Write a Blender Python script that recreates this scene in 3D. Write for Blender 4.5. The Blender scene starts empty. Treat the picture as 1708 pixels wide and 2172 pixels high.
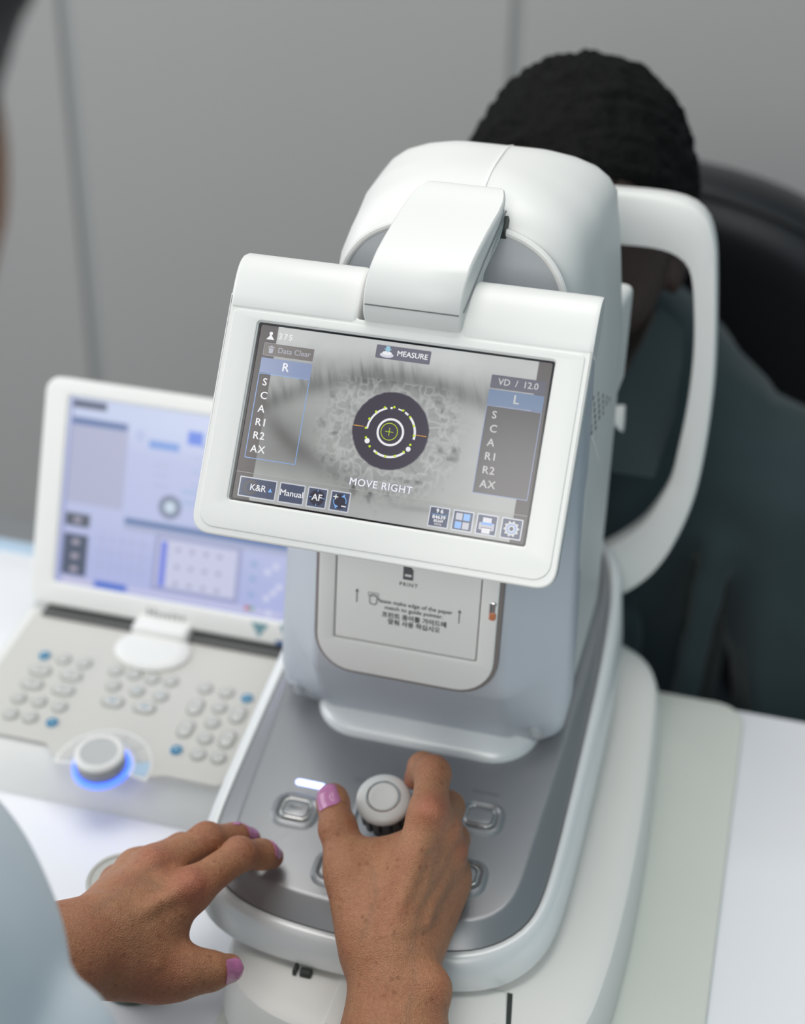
import bpy, bmesh, math, random
import numpy as np
from mathutils import Vector, Matrix
D = bpy.data
scene = bpy.context.scene
col = scene.collection

# ------------------------------------------------------------------ camera
cam_d = D.cameras.new('camera')
cam = D.objects.new('camera', cam_d); col.objects.link(cam)
CAM = Vector((0.17790, -0.65136, 0.71900))
yaw, pit, roll = -0.25483696, 0.54171914, -0.0245389
fw = Vector((math.sin(yaw)*math.cos(pit), math.cos(yaw)*math.cos(pit), -math.sin(pit)))
rt = Vector((math.cos(yaw), -math.sin(yaw), 0))
dn = fw.cross(rt)
r2 = math.cos(roll)*rt + math.sin(roll)*dn
d2 = -math.sin(roll)*rt + math.cos(roll)*dn
R3 = Matrix((r2, -d2, -fw)).transposed()
cam.matrix_world = Matrix.Translation(CAM) @ R3.to_4x4()
cam_d.sensor_fit = 'HORIZONTAL'; cam_d.sensor_width = 24.0
cam_d.lens = 3199.2/1708*24.0
cam_d.clip_start = 0.02; cam_d.clip_end = 50
cam_d.dof.use_dof = True
cam_d.dof.focus_distance = 0.790
cam_d.dof.aperture_fstop = 3.2
scene.camera = cam

# ------------------------------------------------------------------ light
scene.view_settings.view_transform = 'Standard'
scene.view_settings.look = 'None'
scene.view_settings.gamma = 1.0
scene.view_settings.exposure = 0.0
w = D.worlds.new('room_air'); scene.world = w; w.use_nodes = True
bgn = w.node_tree.nodes['Background']
bgn.inputs[0].default_value = (0.62, 0.84, 0.92, 1); bgn.inputs[1].default_value = 0.44
_n = w.node_tree.nodes; _l = w.node_tree.links      # the room is dimmer on the right-hand side
_t = _n.new('ShaderNodeTexCoord'); _s = _n.new('ShaderNodeSeparateXYZ'); _m = _n.new('ShaderNodeMapRange'); _x = _n.new('ShaderNodeMix'); _x.data_type = 'RGBA'
_l.new(_t.outputs['Generated'], _s.inputs[0]); _l.new(_s.outputs['X'], _m.inputs[0])
_m.inputs[1].default_value = -0.5; _m.inputs[2].default_value = 0.8
_l.new(_m.outputs[0], _x.inputs[0]); _x.inputs[6].default_value = (0.72, 0.88, 0.95, 1); _x.inputs[7].default_value = (0.27, 0.47, 0.56, 1)
_l.new(_x.outputs[2], bgn.inputs[0])

def area(name, loc, target, sx, sy, power, colr):
    l = D.lights.new(name, 'AREA'); l.shape = 'RECTANGLE'; l.size = sx; l.size_y = sy
    l.energy = power; l.color = colr
    o = D.objects.new(name, l); col.objects.link(o)
    o.location = loc
    o.rotation_euler = (Vector(target)-Vector(loc)).to_track_quat('-Z', 'Y').to_euler()
    return o
area('ceiling_panel_light', (-0.22, 0.15, 2.0), (-0.18, 0.12, 0.0), 1.1, 1.1, 20, (1.0, 0.97, 0.935))
area('rear_fill_light', (-0.38, -2.5, 1.5), (0.0, 0.0, 0.2), 2.2, 1.6, 61, (1.0, 0.975, 0.94))  # added fill behind the camera, brightens surfaces facing the operator
area('side_window_light', (-2.2, 0.1, 0.9), (-0.1, 0.0, 0.1), 1.6, 1.2, 17, (0.96, 0.97, 1.0))


# ------------------------------------------------------------------ helpers
def mat(name, colr, rough=0.5, metal=0.0, spec=0.5, emit=None, es=0.0, bump=0.0, bscale=200, sss=0.0, coat=0.0, var=0.0, vscale=5.0, sheen=0.0):
    m = D.materials.new(name); m.use_nodes = True
    nt = m.node_tree; b = nt.nodes['Principled BSDF']
    b.inputs['Base Color'].default_value = (*colr, 1)
    b.inputs['Roughness'].default_value = rough
    b.inputs['Metallic'].default_value = metal
    b.inputs['Specular IOR Level'].default_value = spec
    b.inputs['Coat Weight'].default_value = coat
    b.inputs['Sheen Weight'].default_value = sheen
    if sss:
        b.inputs['Subsurface Weight'].default_value = sss
        b.inputs['Subsurface Radius'].default_value = (0.9, 0.35, 0.2)
        b.inputs['Subsurface Scale'].default_value = 0.006
    if emit is not None:
        b.inputs['Emission Color'].default_value = (*emit, 1)
        b.inputs['Emission Strength'].default_value = es
    tc = nt.nodes.new('ShaderNodeTexCoord')
    if bump:
        n = nt.nodes.new('ShaderNodeTexNoise'); n.inputs['Scale'].default_value = bscale; n.inputs['Detail'].default_value = 4
        bp = nt.nodes.new('ShaderNodeBump'); bp.inputs['Strength'].default_value = bump; bp.inputs['Distance'].default_value = 0.002
        nt.links.new(tc.outputs['Object'], n.inputs['Vector'])
        nt.links.new(n.outputs['Fac'], bp.inputs['Height']); nt.links.new(bp.outputs['Normal'], b.inputs['Normal'])
    if var:
        n = nt.nodes.new('ShaderNodeTexNoise'); n.inputs['Scale'].default_value = vscale; n.inputs['Detail'].default_value = 3
        r = nt.nodes.new('ShaderNodeValToRGB')
        r.color_ramp.elements[0].position = 0.3; r.color_ramp.elements[1].position = 0.7
        r.color_ramp.elements[0].color = (*[c*(1-var) for c in colr], 1)
        r.color_ramp.elements[1].color = (*[min(1, c*(1+var)) for c in colr], 1)
        nt.links.new(tc.outputs['Object'], n.inputs['Vector'])
        nt.links.new(n.outputs['Fac'], r.inputs['Fac']); nt.links.new(r.outputs['Color'], b.inputs['Base Color'])
    return m

def tag(o, label=None, cat=None, group=None, kind=None):
    if label: o['label'] = label
    if cat: o['category'] = cat
    if group: o['group'] = group
    if kind: o['kind'] = kind
    return o
def empty(name, loc, label, cat, group=None):
    o = D.objects.new(name, None); col.objects.link(o); o.location = loc; o.empty_display_size = 0.02
    tag(o, label, cat, group); return o
def link(name, me, m, parent=None, smooth=True, ang=35):
    if smooth:
        for p in me.polygons: p.use_smooth = True
        if ang is not None:
            try: me.set_sharp_from_angle(angle=math.radians(ang))
            except Exception: pass
    ms = m if isinstance(m, (list, tuple)) else [m]
    mi = np.zeros(len(me.polygons), np.int32); me.polygons.foreach_get('material_index', mi)
    me.materials.clear()
    for q in ms: me.materials.append(q)
    me.polygons.foreach_set('material_index', np.minimum(mi, len(ms)-1) if len(ms) > 1 else mi*0)
    o = D.objects.new(name, me); col.objects.link(o)
    if parent is not None:
        o.parent = parent
        wm = Matrix.Identity(4); p = parent; 
        chain = []
        while p is not None: chain.append(p); p = p.parent
        for q in reversed(chain): wm = wm @ q.matrix_basis
        o.matrix_parent_inverse = Matrix.Identity(4)
        me.transform(wm.inverted())
    return o
def pydata(verts, faces):
    me = D.meshes.new('m'); me.from_pydata([tuple(v) for v in verts], [], faces); me.update()
    bm = bmesh.new(); bm.from_mesh(me); bmesh.ops.recalc_face_normals(bm, faces=bm.faces); bm.to_mesh(me); bm.free()
    return me
def join(meshes, mats=None):
    bm = bmesh.new()
    for i, me in enumerate(meshes):
        n0 = len(bm.faces); bm.from_mesh(me); bm.faces.ensure_lookup_table()
        if mats:
            for f in bm.faces[n0:]: f.material_index = mats[i]
    me = D.meshes.new('m'); bm.to_mesh(me); bm.free(); return me
def loft(loops, cap0=True, cap1=True, closed=True):
    n = len(loops[0]); V = [v for l in loops for v in l]; F = []
    for i in range(len(loops)-1):
        for j in range(n if closed else n-1):
            a = i*n+j; b = i*n+(j+1) % n
            F.append((a, b, b+n, a+n))
    if cap0: F.append(tuple(range(n)))
    if cap1: F.append(tuple(reversed(range((len(loops)-1)*n, len(loops)*n))))
    return pydata(V, F)
def rrect(x0, x1, y0, y1, r, seg=6):
    """rounded rectangle loop; r: one radius or four (x1y1, x0y1, x0y0, x1y0)"""
    rs = r if isinstance(r, (list, tuple)) else (r,)*4
    out = []
    for k, (cx, cy, sx, sy) in enumerate(((x1, y1, 1, 1), (x0, y1, -1, 1), (x0, y0, -1, -1), (x1, y0, 1, -1))):
        q = rs[k]; ox = cx-sx*q; oy = cy-sy*q; a0 = k*90
        for i in range(seg+1):
            a = math.radians(a0+90*i/seg); out.append((ox+q*math.cos(a), oy+q*math.sin(a)))
    return out
def round_poly(pts, r, seg=6):
    n = len(pts); out = []
    rs = r if isinstance(r, (list, tuple)) else [r]*n
    for i in range(n):
        p = Vector(pts[i]); a = (Vector(pts[i-1])-p); b = (Vector(pts[(i+1) % n])-p)
        q = rs[i]
        if q <= 0: out.append(tuple(p)); continue
        la, lb = a.length, b.length; a.normalize(); b.normalize()
        ang = math.acos(max(-1, min(1, a.dot(b)))); d = min(q/math.tan(ang/2), la*.49, lb*.49)
        p0 = p+a*d; p1 = p+b*d
        for k in range(seg+1):
            t = k/seg; out.append(tuple((1-t)**2*p0+2*t*(1-t)*p+t*t*p1))
    return out
def plate(outer, holes=(), z0=0.0, z1=0.002, bevel=0.0, M=None, res=2):
    """flat plate with rounded edges from 2D outlines (local XY), from z0 to z1"""
    cu = D.curves.new('c', 'CURVE'); cu.dimensions = '2D'; cu.fill_mode = 'BOTH'
    for lp in [outer]+list(holes):
        s = cu.splines.new('POLY'); s.points.add(len(lp)-1)
        for i, p in enumerate(lp): s.points[i].co = (p[0], p[1], 0, 1)
        s.use_cyclic_u = True
    th = z1-z0
    cu.extrude = max(th/2-bevel, 0); cu.bevel_depth = bevel; cu.bevel_resolution = res; cu.offset = -bevel
    o = D.objects.new('t', cu); col.objects.link(o)
    dg = bpy.context.evaluated_depsgraph_get(); dg.update()
    me = D.meshes.new_from_object(o.evaluated_get(dg))
    D.objects.remove(o); D.curves.remove(cu)
    me.transform(Matrix.Translation((0, 0, (z0+z1)/2)))
    bm = bmesh.new(); bm.from_mesh(me); bmesh.ops.remove_doubles(bm, verts=bm.verts, dist=1e-6); bm.to_mesh(me); bm.free()
    if M is not None: me.transform(M)
    return me
def text(s, size, M, align='LEFT', bold=0.0, ext=0.0, space=1.0):
    cu = D.curves.new('t', 'FONT'); cu.body = s; cu.size = size; cu.align_x = align; cu.align_y = 'CENTER'
    cu.extrude = ext; cu.resolution_u = 3; cu.space_character = space
    o = D.objects.new('t', cu); col.objects.link(o)
    dg = bpy.context.evaluated_depsgraph_get(); dg.update()
    me = D.meshes.new_from_object(o.evaluated_get(dg)); D.objects.remove(o)
    if bold:
        c = [me.copy() for _ in range(4)]
        for q, (dx, dy) in zip(c, ((bold, 0), (-bold, 0), (0, bold*.7), (0, -bold*.7))): q.transform(Matrix.Translation((dx, dy, 0)))
        me = join([me]+c)
    me.transform(M); return me
def tube(path, r, seg=10, closed=False, caps=True):
    P = [Vector(p) for p in path]; n = len(P); loops = []
    rs = r if isinstance(r, (list, tuple)) else [r]*n
    up = None
    for i in range(n):
        t = (P[(i+1) % n]-P[i-1]) if closed else (P[min(i+1, n-1)]-P[max(i-1, 0)])
        t.normalize()
        if up is None:
            up = t.orthogonal().normalized()
        else:
            up = (up-t*up.dot(t)).normalized()
        s = t.cross(up)
        loops.append([P[i]+(up*math.cos(2*math.pi*k/seg)+s*math.sin(2*math.pi*k/seg))*rs[i] for k in range(seg)])
    if closed: loops.append(loops[0])
    return loft(loops, caps and not closed, caps and not closed)
def lathe(prof, M=None, seg=40, cap=True):
    loops = [[(r*math.cos(2*math.pi*k/seg), r*math.sin(2*math.pi*k/seg), z) for k in range(seg)] for r, z in prof]
    me = loft(loops, cap, cap)
    if M is not None: me.transform(M)
    return me
def frame(origin, xdir, ydir):
    x = Vector(xdir).normalized(); y = Vector(ydir); y = (y-x*y.dot(x)).normalized(); z = x.cross(y)
    m = Matrix((x, y, z)).transposed().to_4x4(); m.translation = Vector(origin); return m

# signed-distance modelling for bodies
def cap(a, b, ra, rb, flat=None, k=0.006):
    return ('c', np.array(a, float), np.array(b, float), ra, rb, flat, k)
def ell(c, r, k=0.006, rot=None):
    return ('e', np.array(c, float), np.array(r, float), None, None, rot, k)
def prim_eval(p, X):
    if p[0] == 'c':
        _, a, b, ra, rb, flat, k = p
        ab = b-a; L = max(ab@ab, 1e-12)
        h = np.clip(((X-a)@ab)/L, 0, 1)
        v = X-a-h[..., None]*ab
        if flat is not None:
            n = np.array(flat[0], float); n /= np.linalg.norm(n); s = flat[1]
            vn = v@n; v = v+(vn*(1/s-1))[..., None]*n
        return (np.linalg.norm(v, axis=-1)-(ra+(rb-ra)*h))*(1.0 if flat is None else min(1, flat[1]))
    _, c, r, _, _, rot, k = p
    v = X-c
    if rot is not None: v = v@np.array(rot, float).reshape(3, 3)
    q = v/r; k0 = np.linalg.norm(q, axis=-1); k1 = np.linalg.norm(q/r, axis=-1)
    return k0*(k0-1)/np.maximum(k1, 1e-9)
def smin(a, b, k):
    h = np.maximum(k-np.abs(a-b), 0)/k
    return np.minimum(a, b)-h*h*k*0.25
def pbox(p, m):
    if p[0] == 'c':
        r = max(p[3], p[4]); return np.minimum(p[1], p[2])-r-m, np.maximum(p[1], p[2])+r+m
    r = p[2].max(); return p[1]-r-m, p[1]+r+m
def field_eval(groups, X, kf=0.0015):
    """groups[0] = trunk prims, others = limbs blended to the trunk but kept apart from each other"""
    base = None
    for p in groups[0]:
        d = prim_eval(p, X); base = d if base is None else smin(base, d, p[6])
    if len(groups) == 1: return base
    out = None
    for g in groups[1:]:
        f = None
        for p in g[1:]:
            d = prim_eval(p, X); f = d if f is None else smin(f, d, p[6])
        u = smin(base, f, g[0]); out = u if out is None else smin(out, u, kf)
    return out
def sdf_mesh(groups, vox, kf=0.0015, smooth=2, clip=None):
    prims = [p for g in groups for p in g if not isinstance(p, float)]
    lo = np.min([pbox(p, .004)[0] for p in prims], 0)-2*vox; hi = np.max([pbox(p, .004)[1] for p in prims], 0)+2*vox
    if clip is not None: lo = np.maximum(lo, clip[0]); hi = np.minimum(hi, clip[1])
    n = np.ceil((hi-lo)/vox).astype(int)+1
    ax = [lo[i]+vox*np.arange(n[i]) for i in range(3)]
    def acc(plist):
        A = np.full(n, 0.05, np.float32)
        for p in plist:
            a, b = pbox(p, .014)
            i0 = np.clip(np.floor((a-lo)/vox).astype(int), 0, n); i1 = np.clip(np.ceil((b-lo)/vox).astype(int)+1, 0, n)
            if (i1 <= i0).any(): continue
            X = np.stack(np.meshgrid(*[ax[q][i0[q]:i1[q]] for q in range(3)], indexing='ij'), -1)
            d = prim_eval(p, X); sl = tuple(slice(i0[q], i1[q]) for q in range(3))
            A[sl] = smin(A[sl], d, p[6])
        return A
    base = acc(groups[0])
    if len(groups) > 1:
        out = None
        for g in groups[1:]:
            u = smin(base, acc(g[1:]), g[0]); out = u if out is None else smin(out, u, kf)
    else: out = base
    S = out < 0
    S[0], S[-1], S[:, 0], S[:, -1], S[:, :, 0], S[:, :, -1] = (False,)*6
    out = np.where(S, out, np.maximum(out, 1e-5))
    # surface nets
    c = S[:-1, :-1, :-1].astype(np.int8)*0; corners = []
    for i in (0, 1):
        for j in (0, 1):
            for k in (0, 1):
                sl = (slice(i, n[0]-1+i), slice(j, n[1]-1+j), slice(k, n[2]-1+k)); corners.append((i, j, k)); c = c+S[sl]
    act = (c > 0) & (c < 8); idx = -np.ones(act.shape, np.int64); cells = np.argwhere(act); idx[act] = np.arange(len(cells))
    acc_p = np.zeros((len(cells), 3)); cnt = np.zeros(len(cells))
    for a in range(8):
        for b in range(a+1, 8):
            ca, cb = np.array(corners[a]), np.array(corners[b])
            if np.abs(ca-cb).sum() != 1: continue
            da = out[tuple((cells+ca).T)]; db = out[tuple((cells+cb).T)]
            m = (da < 0) != (db < 0); t = np.where(m, da/np.where(m, da-db, 1), 0)
            acc_p += np.where(m[:, None], ca+t[:, None]*(cb-ca), 0); cnt += m
    V = lo+vox*(cells+acc_p/cnt[:, None])
    F = []
    for axis in range(3):
        o1, o2 = [(1, 2), (2, 0), (0, 1)][axis]
        e = [slice(None)]*3; f = [slice(None)]*3; e[axis] = slice(0, -1); f[axis] = slice(1, None)
        A = S[tuple(e)]; B = S[tuple(f)]
        E = np.argwhere(A != B); E = E[(E[:, o1] > 0) & (E[:, o2] > 0) & (E[:, o1] < n[o1]-1) & (E[:, o2] < n[o2]-1)]
        s = A[tuple(E.T)]
        d1 = np.zeros(3, int); d1[o1] = 1; d2 = np.zeros(3, int); d2[o2] = 1
        q = np.stack([idx[tuple((E-d1-d2).T)], idx[tuple((E-d2).T)], idx[tuple(E.T)], idx[tuple((E-d1).T)]], 1)
        q[~s] = q[~s][:, ::-1]; q = q[(q >= 0).all(1)]; F.append(q)
    F = np.concatenate(F)
    for _ in range(smooth):
        A = np.zeros_like(V); ct = np.zeros(len(V))
        for a, b in ((0, 1), (1, 2), (2, 3), (3, 0)):
            np.add.at(A, F[:, a], V[F[:, b]]); np.add.at(A, F[:, b], V[F[:, a]]); np.add.at(ct, F[:, a], 1); np.add.at(ct, F[:, b], 1)
        V = V*0.5+0.5*A/ct[:, None]
    me = D.meshes.new('m'); me.vertices.add(len(V)); me.vertices.foreach_set('co', V.astype(np.float32).ravel())
    me.loops.add(len(F)*4); me.loops.foreach_set('vertex_index', F.astype(np.int32).ravel())
    me.polygons.add(len(F)); me.polygons.foreach_set('loop_start', np.arange(0, len(F)*4, 4, dtype=np.int32))
    me.update(calc_edges=True); me.validate(); return me


# ------------------------------------------------------------------ materials
WHITE = mat('white_plastic', (0.77, 0.765, 0.745), 0.38, spec=0.4)
WHITE2 = mat('satin_white_base', (0.90, 0.885, 0.845), 0.45, spec=0.35)
OFFW = mat('pale_grey_plastic', (0.80, 0.79, 0.77), 0.5)
SILVER = mat('silver_paint', (0.52, 0.545, 0.57), 0.42, metal=0.35, bump=0.04, bscale=1800)
SILVER_L = mat('light_silver_paint', (0.54, 0.57, 0.62), 0.42, metal=0.2, bump=0.03, bscale=1800)
DECK = mat('brushed_silver_deck', (0.355, 0.355, 0.365), 0.34, metal=0.58, bump=0.05, bscale=1500)
RIM = mat('rim_pearl', (0.88, 0.89, 0.89), 0.33, metal=0.15)
CHROME = mat('chrome', (0.75, 0.74, 0.72), 0.12, metal=1.0)
DARK = mat('dark_gap', (0.03, 0.04, 0.035), 0.6)
DKGREY = mat('dark_grey_rubber', (0.10, 0.10, 0.10), 0.5)
INK = mat('grey_ink', (0.10, 0.10, 0.11), 0.6)
INKL = mat('pale_ink', (0.22, 0.22, 0.23), 0.6)
KEYC = mat('key_grey', (0.58, 0.575, 0.55), 0.35)
BLUEK = mat('key_blue', (0.008, 0.19, 0.36), 0.35)
ORANGE = mat('copper_orange', (0.55, 0.2, 0.1), 0.4)
TABLE = mat('white_laminate', (0.86, 0.86, 0.89), 0.35, var=0.02, vscale=3)
PADM = mat('pale_sage_laminate', (0.70, 0.71, 0.655), 0.42, var=0.02, vscale=8)
EDGE_SHEEN = mat('edge_sheen_blue', (0.45, 0.58, 0.72), 0.5)  # bluish reflection of the glossy table edge, painted as flat colour
LED = mat('led_violet_blue', (0.5, 0.6, 1.0), 0.4, emit=(0.42, 0.5, 1.0), es=3.2)
LEDB = mat('led_blue', (0.1, 0.2, 1.0), 0.4, emit=(0.06, 0.16, 1.0), es=1.7)
LEATH = mat('black_leather', (0.007, 0.0075, 0.010), 0.42, bump=0.15, bscale=300)
WALLM = mat('grey_wall_panel', (0.355, 0.345, 0.34), 0.6, var=0.02, vscale=1.2)
GROOVE = mat('wall_groove', (0.30, 0.31, 0.305), 0.7)
FLOORM = mat('grey_floor', (0.35, 0.35, 0.36), 0.5, var=0.05, vscale=2)
HAIRB = mat('black_curly_hair', (0.0042, 0.0039, 0.0039), 0.8, spec=0.15, bump=1.0, bscale=260)
HAIRO = mat('dark_hair', (0.02, 0.018, 0.02), 0.5, spec=0.3, bump=0.8, bscale=200)
SHIRT = mat('dark_teal_cotton', (0.018, 0.034, 0.039), 0.9, bump=0.25, bscale=120, sheen=0.1)
TROUS = mat('dark_trousers', (0.02, 0.022, 0.03), 0.9)
TUNIC = mat('pale_blue_tunic', (0.74, 0.79, 0.84), 0.85, bump=0.15, bscale=60)
SKIND = mat('dark_brown_skin', (0.050, 0.026, 0.019), 0.5, bump=0.2, bscale=150)
NAIL = mat('mauve_pink_nail_polish', (0.56, 0.20, 0.40), 0.22, coat=0.3)
GLASSJ = mat('jar_side', (0.10, 0.13, 0.10), 0.15, metal=0.6)
JLID = mat('jar_lid', (0.56, 0.57, 0.54), 0.4)

def skin_material():
    m = mat('tanned_freckled_skin', (0.52, 0.27, 0.16), 0.5, sss=0.10, spec=0.35)
    nt = m.node_tree; b = nt.nodes['Principled BSDF']; N = nt.nodes.new; L = nt.links.new
    tc = N('ShaderNodeTexCoord')
    def ramp(src, p0, p1, c0, c1):
        r = N('ShaderNodeValToRGB'); r.color_ramp.elements[0].position = p0; r.color_ramp.elements[1].position = p1
        r.color_ramp.elements[0].color = c0; r.color_ramp.elements[1].color = c1; L(src, r.inputs['Fac']); return r.outputs['Color']
    def noise(s, d=3, rg=0.5):
        n = N('ShaderNodeTexNoise'); n.inputs['Scale'].default_value = s; n.inputs['Detail'].default_value = d; n.inputs['Roughness'].default_value = rg
        L(tc.outputs['Object'], n.inputs['Vector']); return n.outputs['Fac']
    def mix(a, c, f, mode='MIX'):
        x = N('ShaderNodeMix'); x.data_type = 'RGBA'; x.blend_type = mode
        if isinstance(f, float): x.inputs[0].default_value = f
        else: L(f, x.inputs[0])
        L(a, x.inputs[6]); L(c, x.inputs[7]); return x.outputs[2]
    base = ramp(noise(38, 3), .32, .68, (0.38, 0.165, 0.080, 1), (0.47, 0.235, 0.125, 1))
    red = ramp(noise(55, 2), .45, .75, (0.47, 0.215, 0.115, 1), (0.40, 0.135, 0.080, 1))
    c = mix(base, red, 0.45)
    # freckles
    v = N('ShaderNodeTexVoronoi'); v.inputs['Scale'].default_value = 190; L(tc.outputs['Object'], v.inputs['Vector'])
    fr = ramp(v.outputs['Distance'], .12, .34, (1, 1, 1, 1), (0, 0, 0, 1))
    msk = ramp(noise(70, 1), .44, .60, (0, 0, 0, 1), (1, 1, 1, 1))
    mm = mix(fr, msk, 1.0, 'MULTIPLY')
    sc = N('ShaderNodeMath'); sc.operation = 'MULTIPLY'; sc.inputs[1].default_value = 0.55; L(mm, sc.inputs[0])
    brown = N('ShaderNodeRGB'); brown.outputs[0].default_value = (0.25, 0.085, 0.04, 1)
    c = mix(c, brown.outputs[0], sc.outputs[0])
    at = N('ShaderNodeAttribute'); at.attribute_name = 'tint'; sp = N('ShaderNodeSeparateColor'); L(at.outputs['Color'], sp.inputs[0])
    cr = N('ShaderNodeRGB'); cr.outputs[0].default_value = (0.43, 0.115, 0.075, 1); cv = N('ShaderNodeRGB'); cv.outputs[0].default_value = (0.215, 0.135, 0.085, 1)
    c = mix(c, cr.outputs[0], sp.outputs[0]); c = mix(c, cv.outputs[0], sp.outputs[1])
    fine = ramp(noise(520, 4, .65), .36, .66, (0.78, 0.74, 0.70, 1), (1.10, 1.10, 1.10, 1))
    c = mix(c, fine, 0.6, 'MULTIPLY')
    L(c, b.inputs['Base Color'])
    v2 = N('ShaderNodeTexVoronoi'); v2.feature = 'DISTANCE_TO_EDGE'; v2.inputs['Scale'].default_value = 700
    L(tc.outputs['Object'], v2.inputs['Vector'])
    a = N('ShaderNodeMath'); a.operation = 'MULTIPLY_ADD'; a.inputs[1].default_value = 1.2; L(v2.outputs['Distance'], a.inputs[0]); L(noise(240, 4), a.inputs[2])
    bp = N('ShaderNodeBump'); bp.inputs['Strength'].default_value = 0.55; bp.inputs['Distance'].default_value = 0.0009
    L(a.outputs[0], bp.inputs['Height']); L(bp.outputs['Normal'], b.inputs['Normal'])
    return m
SKIN = skin_material()


# ------------------------------------------------------------------ room
FLOOR_Z = -0.76
def box_me(x0, x1, y0, y1, z0, z1, bev=0.0, seg=3):
    bm = bmesh.new(); bmesh.ops.create_cube(bm, size=1)
    for v in bm.verts: v.co = Vector(((x0+x1)/2+v.co.x*(x1-x0), (y0+y1)/2+v.co.y*(y1-y0), (z0+z1)/2+v.co.z*(z1-z0)))
    if bev: bmesh.ops.bevel(bm, geom=bm.edges[:], offset=bev, segments=seg, profile=0.5, affect='EDGES')
    me = D.meshes.new('m'); bm.to_mesh(me); bm.free(); return me
tag(link('floor', box_me(-3.2, 2.6, -2.2, 1.62, FLOOR_Z-.05, FLOOR_Z), FLOORM, smooth=False), kind='structure')
WY = 1.5
panels = [(-3.2, -1.885), (-1.865, -0.948), (-0.926, -0.2405), (-0.2245, 0.70), (0.72, 1.65), (1.67, 2.6)]
me = join([box_me(a, b, WY, WY+.03, FLOOR_Z, 2.0, 0.002, 1) for a, b in panels]+[box_me(-3.2, 2.6, WY+.008, WY+.11, FLOOR_Z, 2.0)], [0]*6+[1])
tag(link('wall_back', me, [WALLM, GROOVE], smooth=False), 'grey panelled wall behind the patient with vertical joints', None, kind='structure')

# ------------------------------------------------------------------ table
tb = empty('instrument_table', (0.03, 0.1, FLOOR_Z), 'white laminate instrument table that carries both eye testing devices', 'table')
out = round_poly([(-0.62, -0.17), (0.66, -0.17), (0.66, 0.305), (-0.13, 0.305), (-0.22, 0.345), (-0.62, 0.345)], [.04, .04, .04, .05, .05, .04])
link('table_top', plate(out, (), -0.030, -0.005, 0.002), TABLE, tb)
link('edge_sheen_strip', plate(round_poly([(-0.622, 0.343), (-0.20, 0.343), (-0.20, 0.362), (-0.622, 0.362)], .006), (), -0.034, -0.004, 0.002), EDGE_SHEEN, tb)  # rear-left edge band, its reflection put into the blue colour
link('pedestal', join([box_me(-0.06, 0.12, 0.02, 0.18, FLOOR_Z+.04, -0.03, .02), ]), WHITE2, tb)
link('foot', box_me(-0.30, 0.36, -0.15, 0.33, FLOOR_Z, FLOOR_Z+.05, .02), WHITE2, tb)
pad = tag(link('table_mat', plate(rrect(-0.075, 0.205, -0.16, 0.304, [.022, .03, .03, .03]), (), -0.0049, 0.0, 0.0015), PADM),
          'pale sage sliding plate lying on the white table under the white instrument base', 'tray')


# ------------------------------------------------------------------ autorefractor
AR = empty('autorefractor', (0.0, 0.08, 0.0), 'white and silver eye measuring instrument with tilted touch display and joystick, held by both hands', 'medical device')
deckz = lambda y: 0.086+0.19*y
def chaikin(pts, it=2, closed=True):
    for _ in range(it):
        o = []; n = len(pts)
        for i in range(n if closed else n-1):
            a = Vector(pts[i]); b = Vector(pts[(i+1) % n]); o += [a*.75+b*.25, a*.25+b*.75]
        pts = o
    return [tuple(p) for p in pts]
def resample(pts, n):
    P = [Vector(p) for p in pts]; P.append(P[0]); L = [0]
    for i in range(1, len(P)): L.append(L[-1]+(P[i]-P[i-1]).length)
    out = []; j = 0
    for k in range(n):
        s = L[-1]*k/n
        while L[j+1] < s: j += 1
        out.append(tuple(P[j].lerp(P[j+1], (s-L[j])/max(1e-9, L[j+1]-L[j]))))
    return out
def sym(half):   # half: points from front centre to rear centre on the right side
    return half+[(-x, y) for x, y in reversed(half) if abs(x) > 1e-6]

# base under the moving deck
bh = [(0.0, -0.112), (0.030, -0.112), (0.062, -0.109), (0.090, -0.096), (0.105, -0.070), (0.111, -0.03), (0.114, 0.03), (0.114, 0.09), (0.112, 0.15), (0.108, 0.22), (0.105, 0.262), (0.094, 0.290), (0.068, 0.308), (0.03, 0.316), (0, 0.317)]
bo = resample(chaikin([(x+0.033, y) for x, y in sym(bh)], 2), 120)
cxy = Vector((0.033, 0.1))
def off(loop, d):
    n = len(loop); o = []
    for i in range(n):
        t = Vector(loop[(i+1) % n])-Vector(loop[i-1]); t.normalize(); nrm = Vector((t.y, -t.x)); p = Vector(loop[i])
        if nrm.dot(p-cxy) < 0: nrm = -nrm
        o.append(tuple(p+nrm*d))
    return o
def at_z(loop, z): return [(x, y, z(y) if callable(z) else z) for x, y in loop]
base = link('base', loft([at_z(off(bo, .006), 0.0), at_z(off(bo, .0068), .004), at_z(off(bo, .003), .030), at_z(off(bo, 0), .0375), at_z(off(bo, -.004), .040), at_z(off(bo, -.012), .0405), at_z(off(bo, -.03), .041)]), WHITE2, AR)
cp = plate(round_poly([(-0.002, -0.108), (0.0985, -0.0935), (0.0915, -0.0575), (-0.002, -0.0575)], .003), (), .0405, .0422, .0006)
link('cover_plate', cp, WHITE2, base)
link('slot', plate([(0.0988, -0.0955), (0.1010, -0.0945), (0.0950, -0.0570), (0.0918, -0.0570)], (), .0405, .0416), DARK, base)
link('screw', join([lathe([(0.0, .0422), (.0026, .0422), (.0026, .0430), (.0018, .0436), (0, .0436)], Matrix.Translation((0.0905, -0.0845, 0)), 20),
                    box_me(0.0889, 0.0921, -0.0848, -0.0842, .0434, .0438), box_me(0.0902, 0.0908, -0.0861, -0.0829, .0434, .0438)], [0, 1, 1]), [CHROME, DKGREY], base)
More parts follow.
